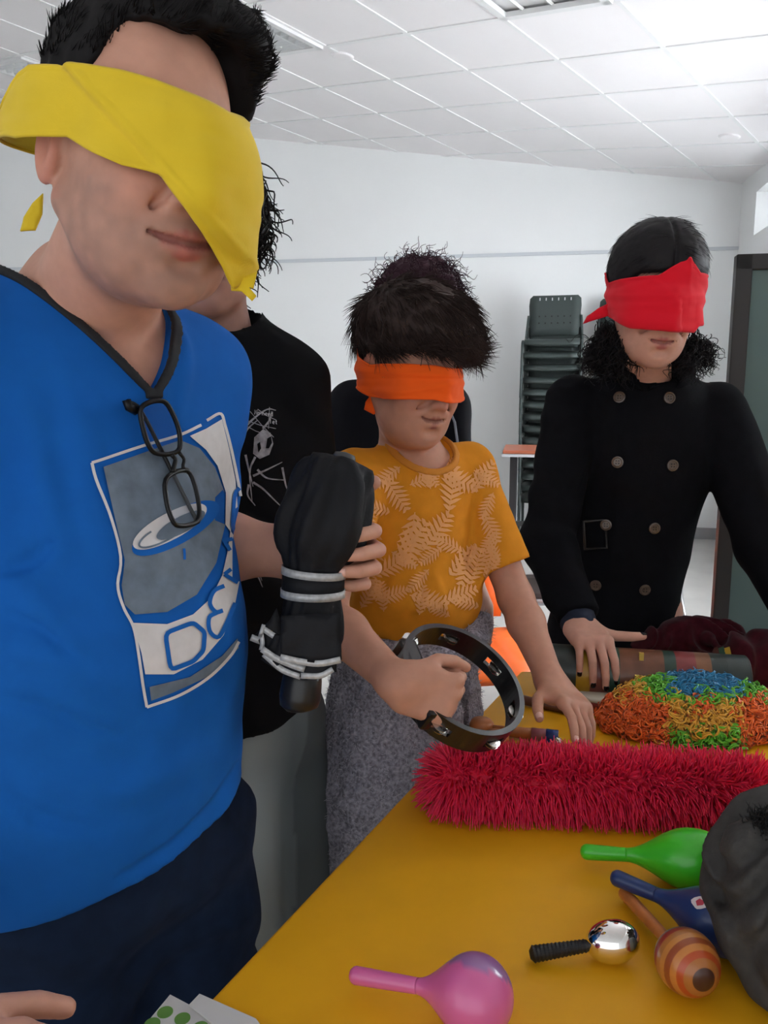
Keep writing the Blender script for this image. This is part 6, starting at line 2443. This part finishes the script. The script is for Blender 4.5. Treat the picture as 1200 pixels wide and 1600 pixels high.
# hair: smooth on top with a parting, curls on the shoulders
thick_g = lambda q, th: 0.013 + 0.006 * np.clip(q[:, 2] / 0.1, 0, 1) - 0.006 * np.exp(-(q[:, 0] / 0.0035) ** 2) * (q[:, 2] > 0.05) * (q[:, 1] < 0.03)
hc_g = hair_cap(HP_g['cran'], AH_g, OH_g, HS_g, thick_g, [(0, 0.060), (35, 0.05), (60, 0.02), (80, -0.03), (110, -0.07), (180, -0.085)], 0.0012)
V, F = sdf_mesh(hc_g, OH_g - 0.15, OH_g + 0.17, 0.0036)
M_gh = mat('black_brown_hair', (0.010, 0.008, 0.0095), 0.6, spec=0.2)
hg_o = mobj('hair', V, F, M_gh, girl)
SV1 = mop(V, F, 6000, AH_g, OH_g, lambda q: np.stack([np.sign(q[:, 0]) * 0.8, 0.25 + 0 * q[:, 0], -0.45 + 0 * q[:, 0]], -1), (0.02, 0.045), 15, lift=0.02, jitter=0.03, r=0.0006, grav=0.0, clump=0.05, keep=lambda q: (np.abs(q[:, 0]) > 0.006) & ((q[:, 2] > 0.062 + 0.3 * np.clip(-q[:, 1], -0.1, 0)) | (q[:, 2] < -0.03)))
rg = np.random.default_rng(8)
cl = []
for (x, y, z, n_, sx, sy, ln_) in ((948, 520, 1.62, 200, 12, 18, 0.085), (930, 545, 1.64, 170, 11, 12, 0.055), (966, 535, 1.61, 150, 8, 15, 0.080), (1085, 530, 1.62, 150, 8, 14, 0.080), (1105, 540, 1.64, 100, 8, 10, 0.055), (1068, 550, 1.61, 90, 6, 10, 0.05)):
    p0 = P(x + rg.normal(size=n_) * sx * 0.6, y + rg.normal(size=n_) * sy * 0.6, (z + rg.normal(size=n_) * 0.012)[:, None])
    dd = unit(np.array([0, -0.1, -1.0]) + rg.normal(size=(n_, 3)) * 0.35)
    cl.append(strands(p0, dd, rg.uniform(0.5, 1.1, n_) * ln_, 0.0011, 16, None, curl=rg.uniform(0.004, 0.010, n_), turns=1.8, rng=rg, tip=0.5))
SV, SF = merge([SV1] + cl)
mobj('hair_strands', SV, SF, M_gh, hg_o, kind='stuff')

# ================================================================== person in the black T-shirt behind the man
A_k = rotm(12)
N_k = P(342, 508, 1.18)


def KT(x, y, z):
    return N_k + A_k @ np.array([x, y, z])


kp = thing('person', 'person in a black printed T-shirt and wide faded jeans behind the man in blue', 'person', N_k * [1, 1, 0])
SLk, SRk = KT(0.095, 0.01, -0.085), KT(-0.13, 0.01, -0.07)
HP_k = head_parts(jaw=0.95, nose=0.9)
AH_k = rotm(15, 8, 0)
OH_k = P(318, 355, 1.14)
head_k = local(scaled(HP_k['full'], 0.98), AH_k, OH_k)
nk = cap(OH_k + AH_k @ np.array([0, 0.02, -0.05]), KT(0, 0, -0.03), 0.048, 0.052)
ELk, WLk = P(465, 860, 1.30), P(400, 1050, 1.28)
ERk, WRk = KT(-0.19, 0.0, -0.32), KT(-0.16, -0.08, -0.55)
hk, tips_k, _ = hand(WLk, (-0.3, -0.9, 0.0), (-0.55, 0.0, -0.5), 0.95, {k: (25, 30, 20) for k in FL}, dorsal=(0.7, 0, 0.5))
hk2, _, _ = hand(WRk, (0.3, -0.9, 0.0), (0.1, -0.1, -0.9), 0.95, {k: (25, 30, 20) for k in FL}, dorsal=(-0.9, 0, 0.1))
skin_k = uni(0.02, head_k, nk, cap(KT(-0.08, 0, -0.06), KT(0.08, 0, -0.06), 0.04), cap(SLk, ELk, 0.042, 0.036), cap(ELk, WLk, 0.036, 0.025), hk, cap(SRk, ERk, 0.042, 0.036), cap(ERk, WRk, 0.036, 0.025), hk2)
legs_k = uni(0.03, cap(KT(0, 0, -0.1), KT(0, 0, -0.5), 0.07, 0.09), cap(KT(0.085, 0.05, -0.6), KT(0.112, 0.08, -N_k[2] + 0.07), 0.05, 0.04), cap(KT(-0.02, -0.02, -0.6), KT(0.005, -0.05, -N_k[2] + 0.07), 0.05, 0.04))
lo, hi = bbox(OH_k + 0.17, OH_k - 0.13, WLk, ELk, WRk, ERk, WLk - [0.1, 0, 0.12], WRk - [0, 0, 0.15], pad=0.05)
p1 = sdf_mesh(skin_k, lo, hi, 0.0055)
lo, hi = bbox(KT(0.1, 0.1, 0), KT(-0.1, -0.1, -N_k[2] + 0.04), pad=0.1)
V, F = merge([p1, sdf_mesh(legs_k, lo, hi, 0.014)])
mobj('body', V, F, M_skin, kp, col=skin_col(AH_k, OH_k, 0.98, HP_k, (0.44, 0.24, 0.19), (0.36, 0.12, 0.1))(V))
add_eyes(AH_k, OH_k, 0.98, kp)
M_bk = mat('black_jersey', (0.0055, 0.0055, 0.0068), 0.9, spec=0.12, bump=(900, 0.15, 0.0005))
SLke = SLk + (ELk - SLk) * 0.95
ckL = halfspace(SLk + (ELk - SLk) * 0.9, ELk - SLk)
tk0 = uni(0.05, ell(KT(0, 0, -0.17), (0.150, 0.105, 0.19), A_k), ell(KT(0.0, 0, -0.38), (0.140, 0.12, 0.2), A_k), ell(KT(0.0, 0, -0.54), (0.135, 0.12, 0.13), A_k), cap(SLk, SRk, 0.052), cap(KT(0, 0.01, -0.05), KT(0, 0, 0.01), 0.09, 0.058), lambda p: np.maximum(cap(SLk, SLke, 0.058, 0.078)(p), ckL(p)), cap(SRk, SRk + (ERk - SRk) * 0.8, 0.06, 0.07))
nck = ell(KT(0, -0.02, 0.03), (0.064, 0.075, 0.055), A_k)
def tee_k(p):
    d = tk0(p) - 0.005 * vnoise(p, 12, 81) - 0.003 * np.sin(p[:, 0] * 60 + p[:, 2] * 30 + 4 * vnoise(p, 9, 82))
    d = np.maximum(d, KT(0, 0, -0.60)[2] - p[:, 2])
    return np.maximum(d, -nck(p))


lo, hi = bbox(SLk, SRk, SLke, KT(-0.2, -0.15, -0.62), KT(0.2, 0.15, -0.62), KT(0, 0, 0.05), pad=0.09)
tko = sdf_obj('t_shirt', tee_k, lo, hi, 0.0065, M_bk, kp)
# print: spider legs, web lines and small lettering
M_sp = mat('faded_white_print', (0.30, 0.29, 0.31), 0.8, noise=(120, 0.4))
cr = lambda L_: [(330 + x / 3.0, 650 + y / 3.0) for x, y in L_]
ws = []
ws.append(tri_fill(cr([(200, 100), (240, 62), (275, 80), (288, 130), (270, 180), (225, 200), (195, 175)]), 7))
for L_ in ([(205, 190), (180, 260), (190, 400)], [(215, 250), (260, 290), (345, 300)], [(195, 280), (270, 245), (330, 215)], [(160, 180), (175, 250), (195, 330)], [(150, 60), (200, 10), (260, -30), (300, -25)], [(240, 60), (270, 20), (280, -20)],
           [(150, 100), (170, 60), (215, 20)], [(150, 740), (210, 745), (240, 800)], [(195, 310), (240, 340), (290, 390), (330, 430)], [(175, 320), (170, 370), (205, 420)], [(330, 240), (345, 320), (358, 355)]):
    q = curve_pts(np.array(cr(L_)), 12)
    ws.append(stroke(q, np.linspace(3.6, 1.2, 12)))
for L_ in ([(160, 20), (300, 60)], [(180, -20), (290, 100)], [(270, -40), (265, 60)], [(215, -30), (300, 20)], [(150, 40), (260, 90)], [(190, 640), (225, 700)], [(220, 720), (236, 770)]):
    q = np.array(cr([L_[0], ((L_[0][0] + L_[1][0]) / 2, (L_[0][1] + L_[1][1]) / 2 + 5), L_[1]]))
    ws.append(stroke(q, 1.0))
decal('spider_print', ws, tee_k, 0.8, 1.5, 0.002, M_sp, tko, 80, kind='stuff')
eyes = [tri_fill(cr([(258, 105), (275, 95), (280, 125), (266, 150), (252, 150)]), 5), tri_fill(cr([(212, 130), (225, 120), (230, 150), (218, 170)]), 5)]
decal('spider_eyes', eyes, tee_k, 0.8, 1.5, 0.0034, M_bk, tko, 80, kind='stuff')
# lettering, built as strokes
GLY = {'N': [[(0, 1), (0, 0), (.6, 1), (.6, 0)]], 'o': [[(.3, .4), (.05, .55), (.05, .85), (.3, 1), (.55, .85), (.55, .55), (.3, .4)]], 'n': [[(0, 1), (0, .4)], [(0, .6), (.3, .4), (.5, .55), (.5, 1)]],
       'e': [[(.05, .7), (.5, .7), (.5, .5), (.3, .4), (.05, .55), (.05, .85), (.3, 1), (.5, .95)]], 'd': [[(.5, 0), (.5, 1), (.2, 1), (.05, .8), (.05, .55), (.2, .4), (.5, .45)]], 't': [[(.25, .1), (.25, .9), (.45, 1)], [(.05, .4), (.45, .4)]],
       'l': [[(.2, 0), (.2, 1)]], 'y': [[(0, .4), (.25, .95)], [(.5, .4), (.2, 1.25)]]}


def lettering(txt, x, y, h, slope, w=1.0):
    out = []
    for ch in txt:
        for st_ in GLY.get(ch, []):
            out.append(stroke(np.array([(x + a * h * 0.8, y + b * h + slope * a * h) for a, b in st_], float), w))
        x += h * (0.62 if ch != ' ' else 0.4)
        y += slope * h * 0.62
    return out


decal('print_lettering', lettering('No need', 397, 641, 7, 0.10) + lettering('let', 420, 655, 7, 0.10), tee_k, 0.8, 1.5, 0.0025, mat('print_lettering', (0.5, 0.49, 0.5), 0.8), tko, 80, kind='stuff')
# jeans
zk = N_k[2]


def jeans_k(p):
    d = uni(0.04, ell(KT(0.02, 0.01, -0.60), (0.125, 0.10, 0.12), A_k), cap(KT(0.085, 0.05, -0.64), KT(0.112, 0.08, -zk + 0.05), 0.072, 0.080), cap(KT(-0.02, -0.02, -0.64), KT(0.005, -0.05, -zk + 0.05), 0.080, 0.085))(p)
    d = d - 0.005 * vnoise(p * np.array([1, 1, 0.5]), 16, 91)
    return np.maximum(d, 0.02 - p[:, 2])


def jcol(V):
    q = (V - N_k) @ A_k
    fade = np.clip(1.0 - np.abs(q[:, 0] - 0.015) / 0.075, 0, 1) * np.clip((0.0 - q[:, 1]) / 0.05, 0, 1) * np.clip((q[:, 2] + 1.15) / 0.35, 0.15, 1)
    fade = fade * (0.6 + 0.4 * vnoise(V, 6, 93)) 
    dk_ = np.where(q[:, 0] + 0.5 * q[:, 1] > 0.085, 0.62, 1.0)[:, None]  # shade painted into the colour of the far leg; the fade is wear
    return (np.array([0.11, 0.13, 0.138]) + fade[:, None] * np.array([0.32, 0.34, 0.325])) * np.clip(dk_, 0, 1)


lo, hi = bbox(KT(0.24, 0.16, -0.5), KT(-0.24, -0.16, -0.5), KT(0.24, -0.16, -zk), KT(-0.24, 0.16, -zk), pad=0.02)
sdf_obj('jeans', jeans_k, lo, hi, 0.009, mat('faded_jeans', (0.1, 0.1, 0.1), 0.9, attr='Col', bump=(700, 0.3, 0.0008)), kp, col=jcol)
for s_ in (1, -1):
    c = KT(0.058 + 0.055 * s_, -0.045 + 0.065 * s_, -zk + 0.03)
    sdf_obj('shoe', lambda p, c=c: np.maximum(ell(c, (0.045, 0.12, 0.045), A_k)(p), 0.001 - p[:, 2]), c - 0.15, c + 0.15, 0.01, mat('black_shoe', (0.01, 0.01, 0.01), 0.5), kp)
# curly dark hair
thick_k = lambda q, th: 0.012 + 0.014 * np.clip((0.05 - q[:, 2]) / 0.08, 0, 1)
hc_k = hair_cap(HP_k['cran'], AH_k, OH_k, 0.98, thick_k, [(0, 0.05), (40, 0.04), (60, -0.02), (80, -0.07), (120, -0.09), (180, -0.09)], 0.006)
V, F = sdf_mesh(hc_k, OH_k - 0.18, OH_k + 0.2, 0.005)
M_kh = mat('dark_curly_hair', (0.012, 0.010, 0.010), 0.6, spec=0.2)
ho = mobj('hair', V, F, M_kh, kp)
rg = np.random.default_rng(21)
Ps, Ns = sample_mesh(V, F, 1500, rg)
SV, SF = strands(Ps - Ns * 0.004, unit(Ns * 0.10 + np.array([0, 0, -0.8]) + rg.normal(size=Ns.shape) * 0.25), rg.uniform(0.03, 0.07, len(Ps)), 0.0017, 14, None, curl=rg.uniform(0.005, 0.011, len(Ps)), turns=1.0, rng=rg, tip=0.4)
mobj('hair_strands', SV, SF, M_kh, ho, kind='stuff')

# ================================================================== person hidden behind the boy
N_h = P(624, 604, 2.0)
hp = thing('person', 'person with curly burgundy hair and black top hidden behind the boy', 'person', N_h * [1, 1, 0])
HP_h = head_parts()
AH_h = rotm(20, 5, 0)
OH_h = P(655, 505, 2.0)
HT = lambda x, y, z: N_h + rotm(10) @ np.array([x, y, z])
sk = uni(0.03, local(scaled(HP_h['full'], 0.98), AH_h, OH_h), cap(OH_h - [0, 0, 0.05], HT(0, 0, -0.04), 0.048, 0.055), cap(HT(0, 0, -0.1), HT(0, 0, -0.5), 0.07, 0.09),
         cap(HT(0.08, 0, -0.5), HT(0.1, 0, -N_h[2] + 0.07), 0.06, 0.04), cap(HT(-0.08, 0, -0.5), HT(-0.1, 0, -N_h[2] + 0.07), 0.06, 0.04),
         cap(HT(0.11, 0, -0.06), HT(0.15, 0.0, -0.33), 0.04, 0.035), cap(HT(0.15, 0, -0.33), HT(0.19, -0.08, -0.54), 0.035, 0.028), cap(HT(-0.11, 0, -0.06), HT(-0.165, 0, -0.33), 0.04, 0.035), cap(HT(-0.165, 0, -0.33), HT(-0.16, -0.08, -0.54), 0.035, 0.028))
hh1, _, _ = hand(HT(0.19, -0.08, -0.54), (-0.9, -0.2, 0), (0, -0.2, -1), 0.95, dorsal=(0.5, -0.5, 0))
hh2, _, _ = hand(HT(-0.16, -0.08, -0.54), (0.9, -0.2, 0), (0, -0.2, -1), 0.95, dorsal=(-0.5, -0.5, 0))
lo, hi = bbox(OH_h + 0.16, HT(0.25, 0, -N_h[2] + 0.05), HT(-0.25, 0.1, -0.5), HT(0, -0.15, -0.6), pad=0.06)
below = lambda p: np.maximum(uni(0.015, sk, hh1, hh2)(p), p[:, 2] - (OH_h[2] - 0.14))
V, F = merge([sdf_mesh(below, lo, hi, 0.010), sdf_mesh(lambda p: np.maximum(sk(p), OH_h[2] - 0.15 - p[:, 2]), OH_h - 0.17, OH_h + 0.17, 0.0045)])
mobj('body', V, F, M_skin, hp, col=skin_col(AH_h, OH_h, 0.98, HP_h, (0.52, 0.29, 0.22), (0.4, 0.14, 0.12))(V))
add_eyes(AH_h, OH_h, 0.98, hp)
toph = uni(0.05, ell(HT(0, 0, -0.18), (0.15, 0.105, 0.2), rotm(10)), ell(HT(0, 0, -0.42), (0.145, 0.11, 0.22), rotm(10)), cap(HT(-0.115, 0, -0.05), HT(0.115, 0, -0.05), 0.055), cap(HT(0.12, 0, -0.05), HT(0.15, 0, -0.33), 0.055, 0.05), cap(HT(-0.12, 0, -0.05), HT(-0.165, 0, -0.33), 0.055, 0.05), cap(HT(0, 0, -0.04), HT(0, 0, 0.01), 0.09, 0.06))
lo, hi = bbox(HT(0.27, 0.15, 0.05), HT(-0.27, -0.15, -0.66), HT(0.27, -0.15, 0), HT(-0.27, 0.15, 0), pad=0.02)
to = sdf_obj('top', lambda p: np.maximum(toph(p) - 0.004 * vnoise(p, 14, 95), HT(0, 0, -0.60)[2] - p[:, 2]), lo, hi, 0.009, mat('black_top', (0.006, 0.006, 0.009), 0.9, spec=0.12), hp)
sdf_obj('jeans', lambda p: np.maximum(uni(0.04, ell(HT(0, 0, -0.60), (0.14, 0.1, 0.12), rotm(10)), cap(HT(0.075, 0, -0.65), HT(0.1, 0, -N_h[2] + 0.05), 0.085, 0.07), cap(HT(-0.075, 0, -0.65), HT(-0.13, 0, -N_h[2] + 0.05), 0.085, 0.08))(p), 0.02 - p[:, 2]),
        HT(-0.27, -0.2, -N_h[2]) - 0.03, HT(0.27, 0.2, -0.45) + 0.03, 0.011, mat('blue_denim', (0.035, 0.065, 0.18), 0.9, noise=(30, 0.15)), hp)
q = [P(x, y, 1.86) for x, y in ((706, 628), (712, 655), (714, 700), (716, 760))]
z, X = hit(toph, [702, 710, 714, 716], [640, 660, 690, 730], 1.6, 2.3, 120)
X = X[~np.isnan(X[:, 0])]
if len(X) > 1:
    MB().tube(X, 0.004, 6).build('sleeve_stripe', mat('pale_stripe', (0.25, 0.27, 0.32), 0.8), to)
thick_h = lambda q, th: 0.035 + 0.012 * vnoise(q, 28, 5)
hc_h = hair_cap(HP_h['cran'], AH_h, OH_h, 0.98, thick_h, [(0, 0.03), (40, 0.02), (60, -0.02), (80, -0.06), (120, -0.08), (180, -0.08)], 0.006)
V, F = sdf_mesh(hc_h, OH_h - 0.18, OH_h + 0.2, 0.007)
M_hh = mat('burgundy_hair', (0.030, 0.008, 0.016), 0.6, spec=0.2)
ho = mobj('hair', V, F, M_hh, hp)
Ps, Ns = sample_mesh(V, F, 1900, rg)
SV, SF = strands(Ps - Ns * 0.004, unit(Ns * 0.35 + np.array([0.3, 0, -0.4]) + rg.normal(size=Ns.shape) * 0.4), rg.uniform(0.02, 0.06, len(Ps)), 0.0013, 12, None, curl=rg.uniform(0.004, 0.011, len(Ps)), turns=1.2, rng=rg, tip=0.4)
mobj('hair_strands', SV, SF, M_hh, ho, kind='stuff')
